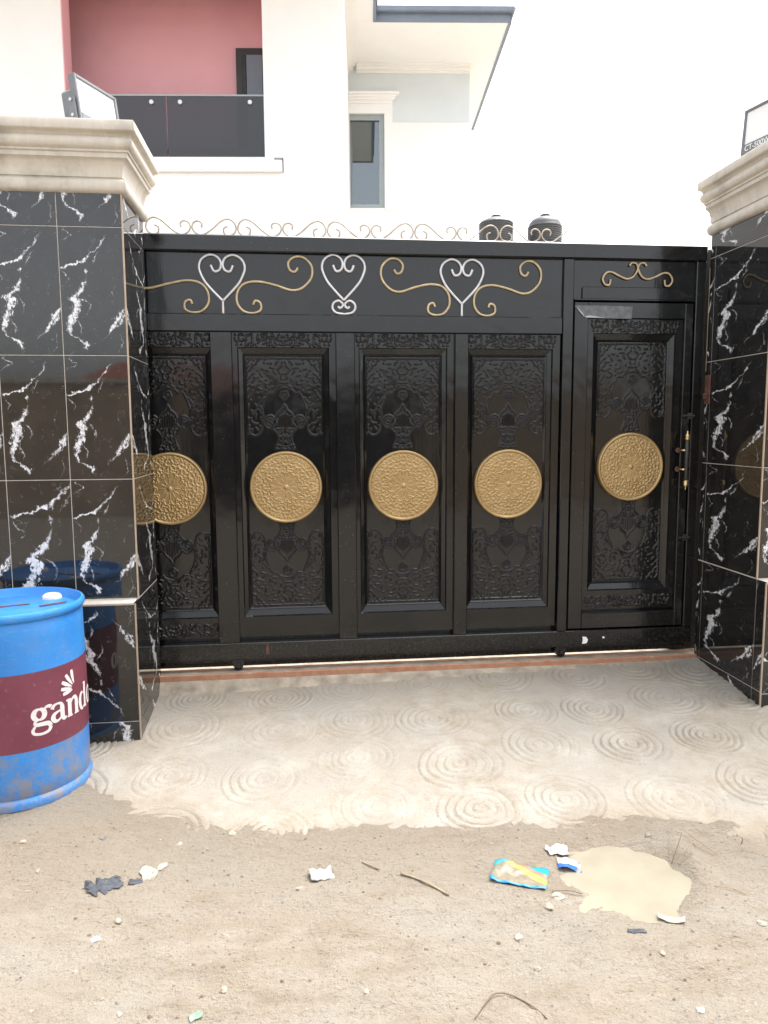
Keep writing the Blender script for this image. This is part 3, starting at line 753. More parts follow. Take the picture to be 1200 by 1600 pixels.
# ================================================================== HOUSE
HA = -.09
hc, hs = math.cos(.09), math.sin(.09)
HOu, HOv, HOz = -.6, 10.0, .2
def h2w(u, v): return (u * hc + v * hs, -u * hs + v * hc)
hw = h2w(HOu, HOv)
house = thing('house', 'white two-storey house with a pink balcony recess and blue grey eaves', 'house', (hw[0], hw[1], HOz), HA)
def hp(o, parent=None):
    if parent is None: o.parent = house; o.location = Vector(o.location) - Vector((HOu, HOv, HOz))
    else: o.parent = parent
    return o
def hbox(name, u0, u1, v0, v1, z0, z1, mat, parent=None, bev=0):
    o = MB().box(u0, u1, v0, v1, z0, z1, bev).build(name, M[mat])
    if parent is not None: o.parent = parent; return o
    return hp(o)
VF = 8.5
# main block walls round the balcony opening
hbox('wall', -6.5, -.23, VF, VF + .25, .2, 4.3945, 'white')
hbox('wall', -1.10, -.23, VF, VF + .25, 4.5525, 6.642, 'white')
hbox('wall', -.48, -.23, VF + .252, 15, .2, 6.642, 'white')
hbox('wall', -.9, -.23, VF, VF + .25, 4.395, 4.552, 'white')
hbox('wall', -6.5, -1.102, VF, VF + .25, 6.42, 7.1, 'white')
hbox('wall', -6.5, -.482, 14.75, 15, .2, 6.642, 'white')
colm = MB().box(-6.5, -3.235, VF, VF + .22, 4.552, 6.418); o = colm.build('balcony_column', M['white']); hp(o)
hbox('column_side', -3.2345, -3.2245, VF + .004, VF + .216, 4.552, 6.418, 'pink')
hbox('balcony_wall', -7.5, -.482, 9.3, 9.45, 4.30, 7.04, 'pink')
hbox('balcony_wall', -1.099, -.482, VF + .252, 9.299, 4.30, 7.04, 'pink')
hbox('balcony_floor', -7.5, -1.10, VF + .252, 9.3, 4.2, 4.42, 'threshold')
hbox('balcony_ceiling', -7.5, -1.10, VF + .252, 9.3, 7.0, 7.04, 'soffit')
hbox('balcony_slab_edge', -6.5, -.912, VF - .035, VF + .25, 4.395, 4.520, 'white', bev=.004)
hbox('balcony_ledge', -6.5, -1.0, VF - .02, VF + .20, 4.522, 4.552, 'white', bev=.003)
# balcony door
dr = hbox('balcony_door', -1.51, -.72, 9.235, 9.298, 4.422, 6.03, 'door_dark')
b = Vector((0, 0, 0))
MB().box(-1.44, -1.39, 9.215, 9.234, 4.45, 5.95, .004).build('door_moulding', M['dark_steel'], dr)
MB().box(-1.20, -1.15, 9.215, 9.234, 4.45, 5.75, .004).build('door_moulding', M['dark_steel'], dr)
MB().box(-1.148, -.95, 9.215, 9.234, 5.70, 5.75, .004).build('door_moulding', M['dark_steel'], dr)
MB().box(-1.387, -1.203, 9.224, 9.233, 4.45, 5.95).build('door_panel', M['fascia'], dr)
# glass balustrade
YGB = VF + .05
for u0, u1 in ((-3.222, -2.168), (-2.161, -1.103)):
    gpn = hbox('glass_panel', u0, u1, YGB, YGB + .014, 4.556, 5.205, 'glass_dark', bev=.002)
    for fu in ((-2.322,) if u0 < -3 else (-2.012, -1.255)):
        MB().lathe([(.0, .02), (.022, .02), (.026, .014), (.026, 0), (0, 0)], (fu, YGB - .001, 5.14), 18, 'Y').build('glass_fixing', M['steel'], gpn)
hbox('top_rail', -3.222, -1.103, YGB - .006, YGB + .02, 5.2055, 5.222, 'frame_grey')
hbox('inner_rail', -3.222, -1.103, YGB + .12, YGB + .15, 4.66, 4.70, 'steel')
# wing: front wall with window, hood, and the eave's shade painted on as a pale band
VW = 11.0
hbox('wing_wall', -.226, -.277, VW, VW + .25, .2, 6.64, 'white')
for u0, u1, z0, z1 in ((.268, 1.47, .2, 5.902), (-.229, .267, .2, 4.735), (-.229, .267, 6.012, 6.2)):
    hbox('wing_wall', u0, u1, VW, VW + .25, z0, z1, 'white')
hbox('wing_wall', 1.22, 1.47, VW + .251, 13.4, .2, 6.64, 'white')
hbox('eave_shade_band', -.229, 1.472, VW - .012, VW + .25, 6.201, 6.64, 'eave_shade')
hbox('eave_shade_band', .384, 1.472, VW - .012, VW - .0005, 5.903, 6.2005, 'eave_shade')
hbox('window_surround', -.229, .382, VW - .02, VW - .0006, 6.012, 6.14, 'white')
hbox('window_surround', .268, .382, VW - .02, VW - .0006, 4.70, 6.0115, 'white')
hd = MB()
for p, z0, z1, r in ((.03, 6.14, 6.175, .385), (.055, 6.175, 6.205, .41), (.08, 6.205, 6.235, .44), (.11, 6.235, 6.262, .473)): hd.box(-.228, r, VW - .02 - p, VW - .013, z0, z1 - .0005)
hp(hd.build('window_hood', M['white']))
wf = hp(Vector and MB().box(-.228, -.216, VW + .02, VW + .09, 4.737, 6.010).box(.196, .267, VW + .02, VW + .09, 4.737, 6.010).box(-.2155, .1955, VW + .02, VW + .09, 4.737, 4.790).box(-.2155, .1955, VW + .02, VW + .09, 5.935, 6.010).build('window', M['frame_grey']))
MB().box(-.2152, .1952, VW + .052, VW + .058, 4.7905, 5.9345).build('pane', M['glass_win'], wf)
# eaves: soffit, fascia, roof
ZS = 6.643
hbox('soffit', -.24, 1.80, 9.84, 13.2, ZS, ZS + .03, 'soffit')
hbox('soffit', -.24, .107, 7.4, 9.838, ZS, ZS + .03, 'soffit')
hbox('soffit', -7.5, -.242, 7.4, 8.5, ZS, ZS + .03, 'soffit')
for p, z0, z1 in ((.10, ZS - .03, ZS - .0005), (.06, ZS - .07, ZS - .0305), (.03, ZS - .10, ZS - .0705)):
    hbox('coving', -.229 + .11, 1.47, VW - .013 - p, VW - .0125, z0, z1, 'soffit')
    hbox('coving', -.2295, -.2295 + p, 8.55, VW - .014, z0, z1, 'soffit')
fz0, fz1 = ZS - .015, ZS + .125
hbox('fascia', .107, 1.81, 9.80, 9.838, fz0, fz1, 'fascia')
hbox('fascia', 1.80, 1.84, 9.8385, 13.2, fz0, fz1, 'fascia')
hbox('fascia', .1075, .145, 7.4, 9.7995, fz0, fz1, 'fascia')
hbox('fascia', -7.5, .145, 7.36, 7.3995, fz0, fz1, 'fascia')
hbox('gutter', .1455, 1.86, 9.74, 9.7995, fz1 - .05, fz1 + .015, 'fascia', bev=.008)
rz = fz1 + .002
hp(fix_normals(put('roof', [(.0, 9.76, rz), (1.88, 9.76, rz), (1.88, 13.25, rz), (.0, 13.25, rz), (.0, 11.5, rz + 1.45), (.35, 11.5, rz + 1.45)],
    [(0, 1, 5, 4), (1, 2, 5), (2, 3, 4, 5), (0, 4, 3), (0, 3, 2, 1)], M['roof'])))
hp(fix_normals(put('roof', [(-7.6, 7.3, rz), (.16, 7.3, rz), (.16, 15.2, rz), (-7.6, 15.2, rz), (-4.4, 11.2, rz + 2.6), (-3.4, 11.2, rz + 2.6)],
    [(0, 1, 5, 4), (1, 2, 5), (2, 3, 4, 5), (0, 4, 3)], M['roof'])))

# ================================================================== WATER TANKS
def tank(x, label, top, rim, flat):
    root = thing('water_tank', label, 'water tank', (x, 25, 6.70), 0, 'water tanks beyond the gate')
    prof = [(0, .0)]; z = 0
    for k in range(int((top - .25) / .07)): prof += [(.545, z), (.57, z + .022), (.57, z + .045), (.545, z + .066)]; z += .07
    prof += ([(.50, z + .05), (.30, z + .14), (.16, z + .17), (.0, z + .17)] if flat else [(.53, z + .08), (.44, z + .20), (.28, z + .28), (.12, z + .31), (0, z + .31)])
    autosmooth(MB().lathe(prof, (0, 0, 0), 40).build('tank_body', M['tank'], root), 60)
    zz = z + (.16 if flat else .30)
    MB().lathe([(0, zz), (.17, zz), (.17, zz + .07), (.12, zz + .10), (0, zz + .10)], (0, 0, 0), 24).build('tank_lid', M['tank'], root)
    st = thing('tank_stand', 'steel tower carrying the ' + ('left' if flat else 'right') + ' of the two black water tanks', 'tank stand', (x, 25, .2))
    MB().box(-.62, .62, -.62, .62, 6.41, 6.498).build('platform', M['dark_steel'], st)
    for sx in (-.5, .5):
        for sy in (-.5, .5): MB().box(sx - .05, sx + .05, sy - .05, sy + .05, 0, 6.408).build('leg', M['dark_steel'], st)
tank(6.60, 'black ribbed water tank with a flat shouldered top, left of the pair', 1.95, 0, True)
tank(8.28, 'black ribbed water tank with a domed top, right of the pair', 1.90, 0, False)

# ================================================================== FLOODLIGHTS
t = NT('lamp_glass'); t.set(col=(.82, .83, .83, 1), rough=.12, spec=.5); M['lampglass'] = t.m
M['lampbody'] = plain('dark_grey_lamp_body', (.17, .175, .185), .45, .2, .1, 15)
def floodlight(label, loc, yaw, tilt, w, h, text, depth=.07):
    root = thing('floodlight', label, 'floodlight', loc, 0, 'floodlights on the gate pillars')
    rot = Euler((tilt, 0, yaw), 'XYZ')
    def part(nm, mb, mat, smooth=False, par=None):
        o = mb.build(nm, M[mat], par or root, smooth)
        if par is None: o.location = (0, 0, .02); o.rotation_euler = rot
        return o
    # local: face towards -y, width x, height z from 0
    f = .016
    fr = MB().box(-w / 2, -w / 2 + f, -.012, depth * .4, 0, h, .003).box(w / 2 - f, w / 2, -.012, depth * .4, 0, h, .003).box(-w / 2 + f, w / 2 - f, -.012, depth * .4, h - f, h, .003).box(-w / 2 + f, w / 2 - f, -.012, depth * .4, 0, .048, .003)
    part('lamp_frame', fr, 'lampbody')
    part('lamp_glass', MB().box(-w / 2 + f + .0005, w / 2 - f - .0005, -.004, .006, 0.0485, h - f - .0005), 'lampglass')
    part('lamp_housing', MB().box(-w / 2 + .02, w / 2 - .02, depth * .4 + .0005, depth * 1.5, .03, h - .05, .012), 'lampbody')
    part('bracket', MB().box(-w / 2 - .012, -w / 2 - .004, .0, .04, -.03, h * .5, .001).box(w / 2 + .004, w / 2 + .012, .0, .04, -.03, h * .5, .001).box(-w / 2 - .012, w / 2 + .012, .0, .04, -.038, -.0305), 'lampbody')
    for sz in (h * .45, .03): part('screw', MB().lathe([(0, -.003), (.008, -.003), (.008, .003), (0, .003)], (-w / 2 - .014, .02, sz), 10, 'X'), 'steel')
    if text:
        cu = bpy.data.curves.new('txt', 'FONT'); cu.body = text; cu.size = .040; cu.extrude = .0004
        ob = bpy.data.objects.new('txt', cu); COL.objects.link(ob); dg = bpy.context.evaluated_depsgraph_get()
        me = bpy.data.meshes.new_from_object(ob.evaluated_get(dg)); bpy.data.objects.remove(ob)
        me.materials.clear(); me.materials.append(M['white'])
        vs = [(v.co.x - w / 2 + .028, -.0135 - v.co.z, v.co.y + .010) for v in me.vertices]; fs = [tuple(p.vertices) for p in me.polygons]
        o = put('lettering', vs, fs, M['white'], root); o.location = (0, 0, .02); o.rotation_euler = rot
    return root
floodlight('floodlight with white glass face tilted over the pillar behind the blue drum', (-.955, 3.985, 3.045), math.radians(64), math.radians(-8), .30, .225, '')
floodlight('floodlight with lettered black frame on the pillar beside the wicket door', (2.475, 3.86, 3.06), math.radians(-77), math.radians(-4), .32, .235, 'CT-500W')

# ================================================================== BLUE DRUM
t = NT('blue_plastic'); g = t.coord(); s = t.sep(g)
dn = t.noise(g, 7, 7, .7); sc = t.noise(t.mapping(g, (1, 1, 3)), 26, 6, .75); low = t.math('MULTIPLY_ADD', s[2], -2.0, .90, clamp=True)
c = t.ramp(t.noise(g, 4, 5), [(.3, (.02, .17, .50)), (.7, (.035, .24, .62))])
c = t.mix(t.ramp(sc, [(.56, 0), (.70, .55)]), c, (.16, .30, .50))
mud = t.math('MULTIPLY', t.ramp(dn, [(.50, 0), (.60, 1)]), t.math('MULTIPLY_ADD', low, .95, .10, clamp=True), clamp=True)
c = t.mix(t.math('MULTIPLY', mud, .85), c, (.27, .215, .15))
c = t.mix(t.math('MULTIPLY', low, t.ramp(t.noise(g, 60, 5, .7), [(.45, 0), (.6, .7)])), c, (.25, .205, .155))
t.set(col=c, rough=t.math('MULTIPLY_ADD', dn, .3, .28), spec=.45, normal=t.bump(t.noise(g, 50, 5), .0008)); M['blue'] = t.m
t = NT('maroon_paint'); g = t.coord()
t.set(col=t.mix(t.ramp(t.noise(g, 40, 6, .75), [(.60, 0), (.68, .5)]), t.ramp(t.noise(g, 5, 5), [(.3, (.13, .025, .045)), (.7, (.18, .042, .066))]), (.30, .18, .18)), rough=.5); M['maroon'] = t.m
M['print'] = plain('white_print', (.70, .63, .63), .5, 0, .14, 60)
DC = Vector((-1.30, 3.40, .0)); DR = .296
drum = thing('drum', 'blue plastic drum with a maroon printed band, standing before the left-hand pillar', 'drum', DC)
def drx(z): return DR * (1 + .012 * math.sin(PI * min(max(z / .84, 0), 1)))
bp = [(.0, .012), (.27, .012), (.292, .0), (.304, .006), (.306, .03), (.300, .042), (.292, .050)] + [(drx(z), z) for z in np.linspace(.062, .785, 16)] + [(.292, .797), (.288, .806), (.302, .812), (.308, .822), (.308, .838), (.302, .846), (.293, .847), (.288, .838), (.284, .815), (.276, .806), (.262, .812), (.235, .818), (.0, .822)]
autosmooth(MB().lathe(bp, (0, 0, 0), 96).build('drum_body', M['blue'], drum), 40)
def wrap(pts, off): return [((drx(z) + off) * math.sin(a), -(drx(z) + off) * math.cos(a), z) for a, z in pts]
zb = np.linspace(.256, .592, 9); NA = 96; vs = []; fs = []
for z in zb:
    vs += wrap([(2 * PI * k / NA, z) for k in range(NA)], .0008)
for i in range(8):
    for k in range(NA): fs.append((i * NA + k, i * NA + (k + 1) % NA, (i + 1) * NA + (k + 1) % NA, (i + 1) * NA + k))
put('printed_band', vs, fs, M['maroon'], drum, True)
for nm, (x, y), r_, mt in (('bung_cap', (.125, .165), .036, 'print'), ('bung_cap', (-.16, -.12), .036, 'print')):
    autosmooth(MB().lathe([(0, .818), (r_ + .008, .818), (r_ + .006, .830), (r_, .836), (r_ * .8, .840), (r_ * .75, .834), (0, .834)], (x, y, 0), 24).build(nm, M[mt], drum))
M['slot'] = plain('red_brown_mark', (.19, .06, .05), .7, 0, .2, 30)
for (x0, y0, x1, y1) in ((.13, -.02, .225, .05), (-.05, -.02, .07, .03)):
    dd = Vector((x1 - x0, y1 - y0, 0)); nn = Vector((-dd.y, dd.x, 0)).normalized() * .006
    a_ = Vector((x0, y0, .8225)); b_ = Vector((x1, y1, .8225)); top = Vector((0, 0, .003))
    m = MB(); m.add([a_ - nn, b_ - nn, b_ + nn, a_ + nn, a_ - nn + top, b_ - nn + top, b_ + nn + top, a_ + nn + top], [(4, 5, 6, 7), (0, 1, 5, 4), (1, 2, 6, 5), (2, 3, 7, 6), (3, 0, 4, 7)])
    m.build('lid_mark', M['slot'], drum)
# printed word: heavy serif strokes as ribbons on the drum's skin (x in metres along the skin, z height)
_off = [.0016]
def ribbon(parent, name, pts, wid):
    """pts (x,z), wid per point"""
    P = catmull([Vector((x, 0, z)) for x, z in pts], 5); n = len(P); W = np.interp(np.linspace(0, 1, n), np.linspace(0, 1, len(wid)), wid)
    Lft = []; Rgt = []
    for i, p in enumerate(P):
        d = (P[min(i + 1, n - 1)] - P[max(i - 1, 0)]).normalized(); nrm = Vector((-d.z, 0, d.x))
        Lft.append(p + nrm * W[i] / 2); Rgt.append(p - nrm * W[i] / 2)
    vs = wrap([(q.x / DR, q.z) for q in Lft + Rgt], _off[0]); _off[0] += .00006
    return vs, [(i, i + 1, n + i + 1, n + i) for i in range(n - 1)]
def glyph(name, strokes, x0, z0, s):
    V = []; Fc = []
    for pts, w in strokes:
        v, f = ribbon(None, '', [(x0 + x * s, z0 + z * s) for x, z in pts], [q * s for q in w]); b = len(V); V += v; Fc += [tuple(i + b for i in q) for q in f]
    put(name, V, Fc, M['print'], drum)
E_ = lambda cx, cz, rx, rz, a0, a1, n=9: [(cx + rx * math.cos(math.radians(a0 + (a1 - a0) * k / n)), cz + rz * math.sin(math.radians(a0 + (a1 - a0) * k / n))) for k in range(n + 1)]
GL = {
 'g': [(E_(.36, .66, .27, .28, 90, 270), (.10, .24, .26, .24, .10)), (E_(.36, .66, .27, .28, 90, -90), (.10, .24, .26, .24, .10)), ([(.60, .86), (.74, .98), (.90, .98), (.98, .92)], (.10, .14, .18, .2)),
       ([(.28, .40), (.14, .28), (.20, .14), (.50, .12), (.80, .08), (.92, -.10)], (.10, .14, .2, .22, .24, .2)), ([(.92, -.10), (.80, -.32), (.45, -.40), (.10, -.32), (.02, -.14), (.14, .06)], (.2, .16, .14, .15, .16, .12))],
 'a': [([(.10, .74), (.20, .90), (.42, .96), (.62, .90), (.68, .72)], (.22, .16, .10, .16, .26)), ([(.68, .74), (.68, .4), (.70, .16), (.80, .04), (.94, .10)], (.26, .26, .26, .18, .08)), ([(.66, .58), (.40, .52), (.20, .42), (.14, .24), (.24, .06), (.44, .06), (.66, .24)], (.08, .12, .2, .26, .2, .12, .08))],
 'n': [([(.02, .92), (.22, .94)], (.10, .10)), ([(.24, .97), (.24, .5), (.24, .0)], (.26, .26, .26)), ([(.06, .03), (.42, .03)], (.08, .08)), ([(.34, .74), (.48, .92), (.66, .94), (.76, .78)], (.08, .14, .2, .26)), ([(.76, .80), (.76, .4), (.76, .0)], (.26, .26, .26)), ([(.58, .03), (.96, .03)], (.08, .08))],
 'd': [(E_(.38, .48, .25, .46, 80, 280), (.10, .22, .27, .22, .10)), ([(.46, .92), (.58, .80)], (.1, .08)), ([(.44, .05), (.58, .16)], (.1, .08)), ([(.70, 1.42), (.70, .7), (.70, .0)], (.26, .26, .26)), ([(.54, 1.38), (.70, 1.40)], (.09, .09)), ([(.70, .03), (.92, .03)], (.08, .08))],
 'o': [(E_(.45, .48, .30, .46, 90, 270), (.10, .24, .28, .24, .10)), (E_(.45, .48, .30, .46, 90, -90), (.10, .24, .28, .24, .10))],
}
x = math.radians(31.0) * DR
for ch, adv in (('g', .92), ('a', .93), ('n', .98), ('d', .95), ('o', .9)):
    glyph('letter', GL[ch], x, .352, .082); x += adv * .082
# leaf fan above the word
fx, fz = math.radians(72) * DR, .468
for k, a in enumerate((103, 126, 148, 168, 186)):
    L = (.090, .092, .090, .084, .074)[k]; ca, sa = math.cos(math.radians(a)), math.sin(math.radians(a))
    pts = [(fx + ca * L * q + .012 * math.sin(q * 3) * sa * -.3, fz + sa * L * q) for q in (.28, .5, .75, 1.0)]
    v, f = ribbon(None, '', pts, (.003, .012, .017, .013)); put('leaf_mark', v, f, M['print'], drum)

# ================================================================== ACROSS THE STREET (seen mirrored in tiles, gate and panes)
M['render_tan'] = plain('tan_render', (.36, .28, .20), .85, 0, .2, 2, .001)
M['red_roof'] = plain('red_brown_roof', (.28, .09, .06), .6, 0, .2, 6)
ow = thing('compound_wall', 'tan rendered compound wall across the street, mirrored in the tiles', 'wall', (0, -7, -.03))
MB().box(-16, -2.2, -.12, .12, 0, 2.5).build('wall_run', M['render_tan'], ow); MB().box(2.6, 18, -.12, .12, 0, 2.5).build('wall_run', M['render_tan'], ow)
MB().box(-2.19, 2.59, -.05, .05, .05, 2.4).build('wall_gate', M['door_dark'], ow)
for x in (-16, 18): MB().box(x - .2, x + .2, -.2, .2, 0, 2.7).build('pier', M['render_tan'], ow)
MB().box(-16, 18, -.16, .16, 2.502, 2.58).build('coping', M['cornice'], ow)
oh = thing('bungalow', 'brown bungalow with a red roof across the street, mirrored in the tiles', 'house', (-7, -36, -.03))
MB().box(-6, 6, -3, 3, 0, 3.2).build('wall', M['render_tan'], oh)
fix_normals(put('roof', [(-6.8, -3.8, 3.2), (6.8, -3.8, 3.2), (6.8, 3.8, 3.2), (-6.8, 3.8, 3.2), (-3, 0, 5.4), (3, 0, 5.4)], [(0, 1, 5, 4), (1, 2, 5), (2, 3, 4, 5), (3, 0, 4), (0, 3, 2, 1)], M['red_roof'], oh))
for x in (-3.6, .0, 3.4):
    w_ = MB().box(x - .6, x + .6, 3.0, 3.04, 1.1, 2.4).build('window', M['frame_grey'], oh); MB().box(x - .52, x + .52, 3.041, 3.05, 1.18, 2.32).build('pane', M['glass_dark'], w_)

# ================================================================== LITTER AND STONES ON THE DIRT
def gz(x, y): return float(ground_h(np.array([[x]]), np.array([[y]]))[0, 0])
def crumple(name, label, cat, x, y, w, h, yaw, mat, amp, seed, lift=.004, curl=.0, nx=16, ny=11, ragged=.0, group=None):
    """crumpled sheet with two faces, lying on the dirt"""
    rs = random.Random(seed); vs = []; z0 = gz(x, y)
    ca, sa = math.cos(yaw), math.sin(yaw)
    for side in (0, 1):
        for j in range(ny):
            for i in range(nx):
                a = (i / (nx - 1) - .5) * w; b = (j / (ny - 1) - .5) * h
                e = float(mnoise.noise(Vector((a * 14 + seed, b * 14, .3)))); e2 = float(mnoise.noise(Vector((a * 45, b * 45 + seed, 1.7))))
                a2 = a * (1 + ragged * float(mnoise.noise(Vector((seed, b * 60, 0))))); b2 = b * (1 + ragged * float(mnoise.noise(Vector((a * 60, seed, 4)))))
                z = lift + amp * (abs(e) * 1.0 + .35 * e2) + curl * (2 * a / w) ** 2
                px, py = x + a2 * ca - b2 * sa, y + a2 * sa + b2 * ca
                vs.append((px - x, py - y, max(gz(px, py) - z0, -.02) * .6 + z - side * .0012))
    fs = []; N = nx * ny
    for j in range(ny - 1):
        for i in range(nx - 1):
            q = (j * nx + i, j * nx + i + 1, (j + 1) * nx + i + 1, (j + 1) * nx + i); fs.append(q); fs.append(tuple(reversed([k + N for k in q])))
    rim = [i for i in range(nx)] + [j * nx + nx - 1 for j in range(1, ny)] + [(ny - 1) * nx + i for i in range(nx - 2, -1, -1)] + [j * nx for j in range(ny - 2, 0, -1)]
    for a, b in zip(rim, rim[1:] + rim[:1]): fs.append((b, a, a + N, b + N))
    uv = [((i / (nx - 1)), (j / (ny - 1))) for _ in (0, 1) for j in range(ny) for i in range(nx)]
    o = put(name, vs, fs, mat, smooth=True, uvs=uv); o.location = (x, y, z0)
    return tag(o, label, cat, group)
# printed packet: tan middle, cyan corners, yellow flash
t = NT('packet_print'); uv = t.coord('UV'); s_ = t.sep(uv); n_ = t.noise(uv, 5, 3)
uu = t.math('ADD', s_[0], t.math('MULTIPLY', t.math('SUBTRACT', n_, .5), .10)); d1 = t.math('ADD', uu, s_[1]); d2 = t.math('SUBTRACT', uu, s_[1])
c = t.mix(t.ramp(t.noise(uv, 9, 4), [(.4, 0), (.6, 1)]), (.19, .16, .115), (.25, .21, .155))
c = t.mix(t.math('GREATER_THAN', d1, 1.18), c, (.34, .29, .09)); c = t.mix(t.math('GREATER_THAN', d1, 1.42), c, (.27, .18, .12))
c = t.mix(t.math('GREATER_THAN', d1, 1.60), c, (.02, .28, .42)); c = t.mix(t.math('LESS_THAN', d1, .22), c, (.03, .25, .40))
c = t.mix(t.math('LESS_THAN', d2, -.72), c, (.05, .30, .34)); c = t.mix(t.math('LESS_THAN', s_[1], .10), c, (.02, .20, .42)); c = t.mix(t.math('GREATER_THAN', d2, .80), c, (.08, .28, .44))
t.set(col=c, rough=.35); M['packet'] = t.m
t = NT('sachet_print'); uv = t.coord('UV'); s_ = t.sep(uv); n_ = t.noise(uv, 6, 3)
c = t.mix(t.math('GREATER_THAN', t.math('ADD', s_[1], t.math('MULTIPLY', n_, .3)), .55), (.03, .12, .55), (.55, .57, .61))
c = t.mix(t.math('GREATER_THAN', n_, .60), c, (.05, .18, .62)); c = t.mix(t.math('LESS_THAN', n_, .34), c, (.75, .45, .45))
t.set(col=c, rough=.3); M['sachet'] = t.m
M['paper'] = plain('white_paper', (.44, .43, .41), .8, 0, .12, 40)
M['chip'] = plain('cream_plaster', (.38, .325, .255), .85, 0, .15, 40, .001)
M['charcoal'] = plain('charcoal_scrap', (.055, .06, .07), .8, 0, .5, 60, .002)
M['dry'] = plain('dry_stalk', (.27, .205, .13), .8, 0, .25, 30)
M['twig'] = plain('brown_twig', (.17, .12, .08), .85, 0, .3, 40)
M['stone'] = plain('tan_stone', (.31, .265, .205), .9, 0, .25, 40, .001)
M['stone_dark'] = plain('grey_stone', (.20, .18, .16), .9, 0, .3, 40, .001)
M['green'] = plain('green_plastic', (.20, .34, .22), .5, 0, .2, 30)
crumple('food_packet', 'flattened tan food packet with turquoise corners beside the puddle', 'packet', .765, 2.462, .20, .125, -.42, M['packet'], .016, 3, .006)
crumple('sachet', 'small crumpled blue and white sachet at the edge of the puddle', 'sachet', .968, 2.505, .085, .065, -.25, M['sachet'], .022, 8, .008)
crumple('tissue', 'dirty white tissue lying behind the blue and white sachet', 'tissue', .950, 2.588, .085, .05, .1, M['paper'], .030, 5, .004, ragged=.25)
crumple('paper_scrap', 'crumpled white paper scrap alone on the middle of the dirt', 'paper', .046, 2.555, .085, .06, .2, M['paper'], .034, 12, .004, ragged=.35)
crumple('card_scrap', 'folded cream card scrap on the dirt nearest below the puddle', 'card', 1.195, 2.172, .085, .028, -.45, M['chip'], .006, 22, .006, curl=.008)
crumple('plastic_scrap', 'pale green plastic scrap at the bottom of the picture', 'plastic', -.321, 1.939, .035, .025, .5, M['green'], .012, 31, .003, ragged=.3)
crumple('charred_scrap', 'dark charred plastic scrap lying in front of the drum', 'scrap', -.725, 2.567, .125, .075, .5, M['charcoal'], .012, 41, .001, ragged=1.1)
crumple('charred_scrap', 'small dark charred flake right of the larger charred scrap', 'scrap', -.622, 2.595, .045, .03, .3, M['charcoal'], .006, 43, .002, ragged=.4)
crumple('plastic_shred', 'thin dark blue plastic shred below the puddle near the card scrap', 'plastic', 1.046, 2.111, .06, .018, -.1, M['charcoal'], .008, 47, .003, ragged=.5)
def stone(x, y, r, mat, seed, flat=.55, name='stone'):
    bm = bmesh.new(); bmesh.ops.create_icosphere(bm, subdivisions=2, radius=1)
    for v in bm.verts:
        n_ = float(mnoise.noise(v.co * 1.3 + Vector((seed, 0, 0)))) * .45 + float(mnoise.noise(v.co * 3.1 + Vector((0, seed, 0)))) * .2
        v.co = v.co * (1 + n_); v.co = Vector((v.co.x * r * 1.25, v.co.y * r * .9, v.co.z * r * flat))
    me = bpy.data.meshes.new(name); bm.to_mesh(me); bm.free(); me.materials.append(mat)
    return link(name, me, None, (x, y, gz(x, y) + r * flat * .35), (0, 0, seed * 1.7))
tag(stone(-.587, 2.651, .034, M['chip'], 1.2, .4, 'plaster_chip'), 'long cream plaster chip in front of the drum, largest chip on the left', 'chip')
tag(stone(-.545, 2.685, .018, M['chip'], 4.2, .4, 'plaster_chip'), 'small cream plaster chip touching the long chip in front of the drum', 'chip')
PE = [(-.304, 2.885, .020, 'chip', 'pale stone at the front edge of the concrete apron'), (-.81, 2.876, .017, 'stone_dark', 'dark grey stone on the dirt just below the drum'),
 (-1.103, 2.858, .015, 'chip', 'cream pebble on the dirt at the left picture edge below the drum'), (-.506, 2.834, .013, 'chip', 'cream pebble between the drum and the pale apron-edge stone'),
 (-.978, 2.655, .012, 'stone', 'tan pebble near the left picture edge level with the charred scrap'), (-.628, 2.365, .014, 'chip', 'cream pebble below the charred scrap'),
 (-.678, 2.279, .017, 'paper', 'flat white chip below the cream pebble on the left of the dirt'), (-.703, 2.152, .010, 'stone', 'tan pebble low on the left of the dirt'),
 (-.25, 2.023, .013, 'stone', 'tan pebble near the bottom edge above the green plastic scrap'), (-.531, 1.966, .010, 'chip', 'pale pebble at the bottom left corner of the dirt'),
 (-.028, 2.479, .017, 'stone', 'flat tan stone just below the crumpled white paper scrap'), (.668, 2.153, .017, 'chip', 'pale stone below the tan food packet'),
 (1.082, 2.01, .012, 'stone', 'tan pebble below the dark blue plastic shred'), (1.464, 2.095, .014, 'chip', 'pale pebble at the right picture edge below the puddle'),
 (.684, 2.008, .012, 'stone', 'tan pebble above the pale root twig'), (1.078, 1.782, .015, 'paper', 'white chip at the bottom right corner of the dirt'),
 (.159, 1.962, .011, 'chip', 'pale pebble low in the middle of the dirt'), (.81, 2.275, .020, 'stone', 'flat tan stone between the food packet and the puddle, nearest the camera'),
 (.86, 2.325, .024, 'chip', 'flat pale stone at the lower left rim of the puddle'), (1.34, 2.64, .014, 'stone_dark', 'dark stone at the back rim of the puddle')]
for k, (x, y, r, m, lab) in enumerate(PE): tag(stone(x, y, r * .78, M[m], k * 2.3 + 1), lab, 'stone', 'loose stones on the dirt')
def stick(name, label, pts, r, mat, cat='twig', group=None):
    P = catmull([Vector((x, y, gz(x, y) + h)) for x, y, h in pts], 5); x0 = pts[0][0]; y0 = pts[0][1]; z0 = P[0].z
    o = MB().tube([p - Vector((x0, y0, z0)) for p in P], r, 7).build(name, M[mat], smooth=True); o.location = (x0, y0, z0)
    return tag(o, label, cat, group)
stick('stick', 'straight brown stick lying on the dirt left of the food packet', [(.335, 2.515, .006), (.41, 2.445, .008), (.484, 2.373, .006)], .0040, 'dry', 'stick')
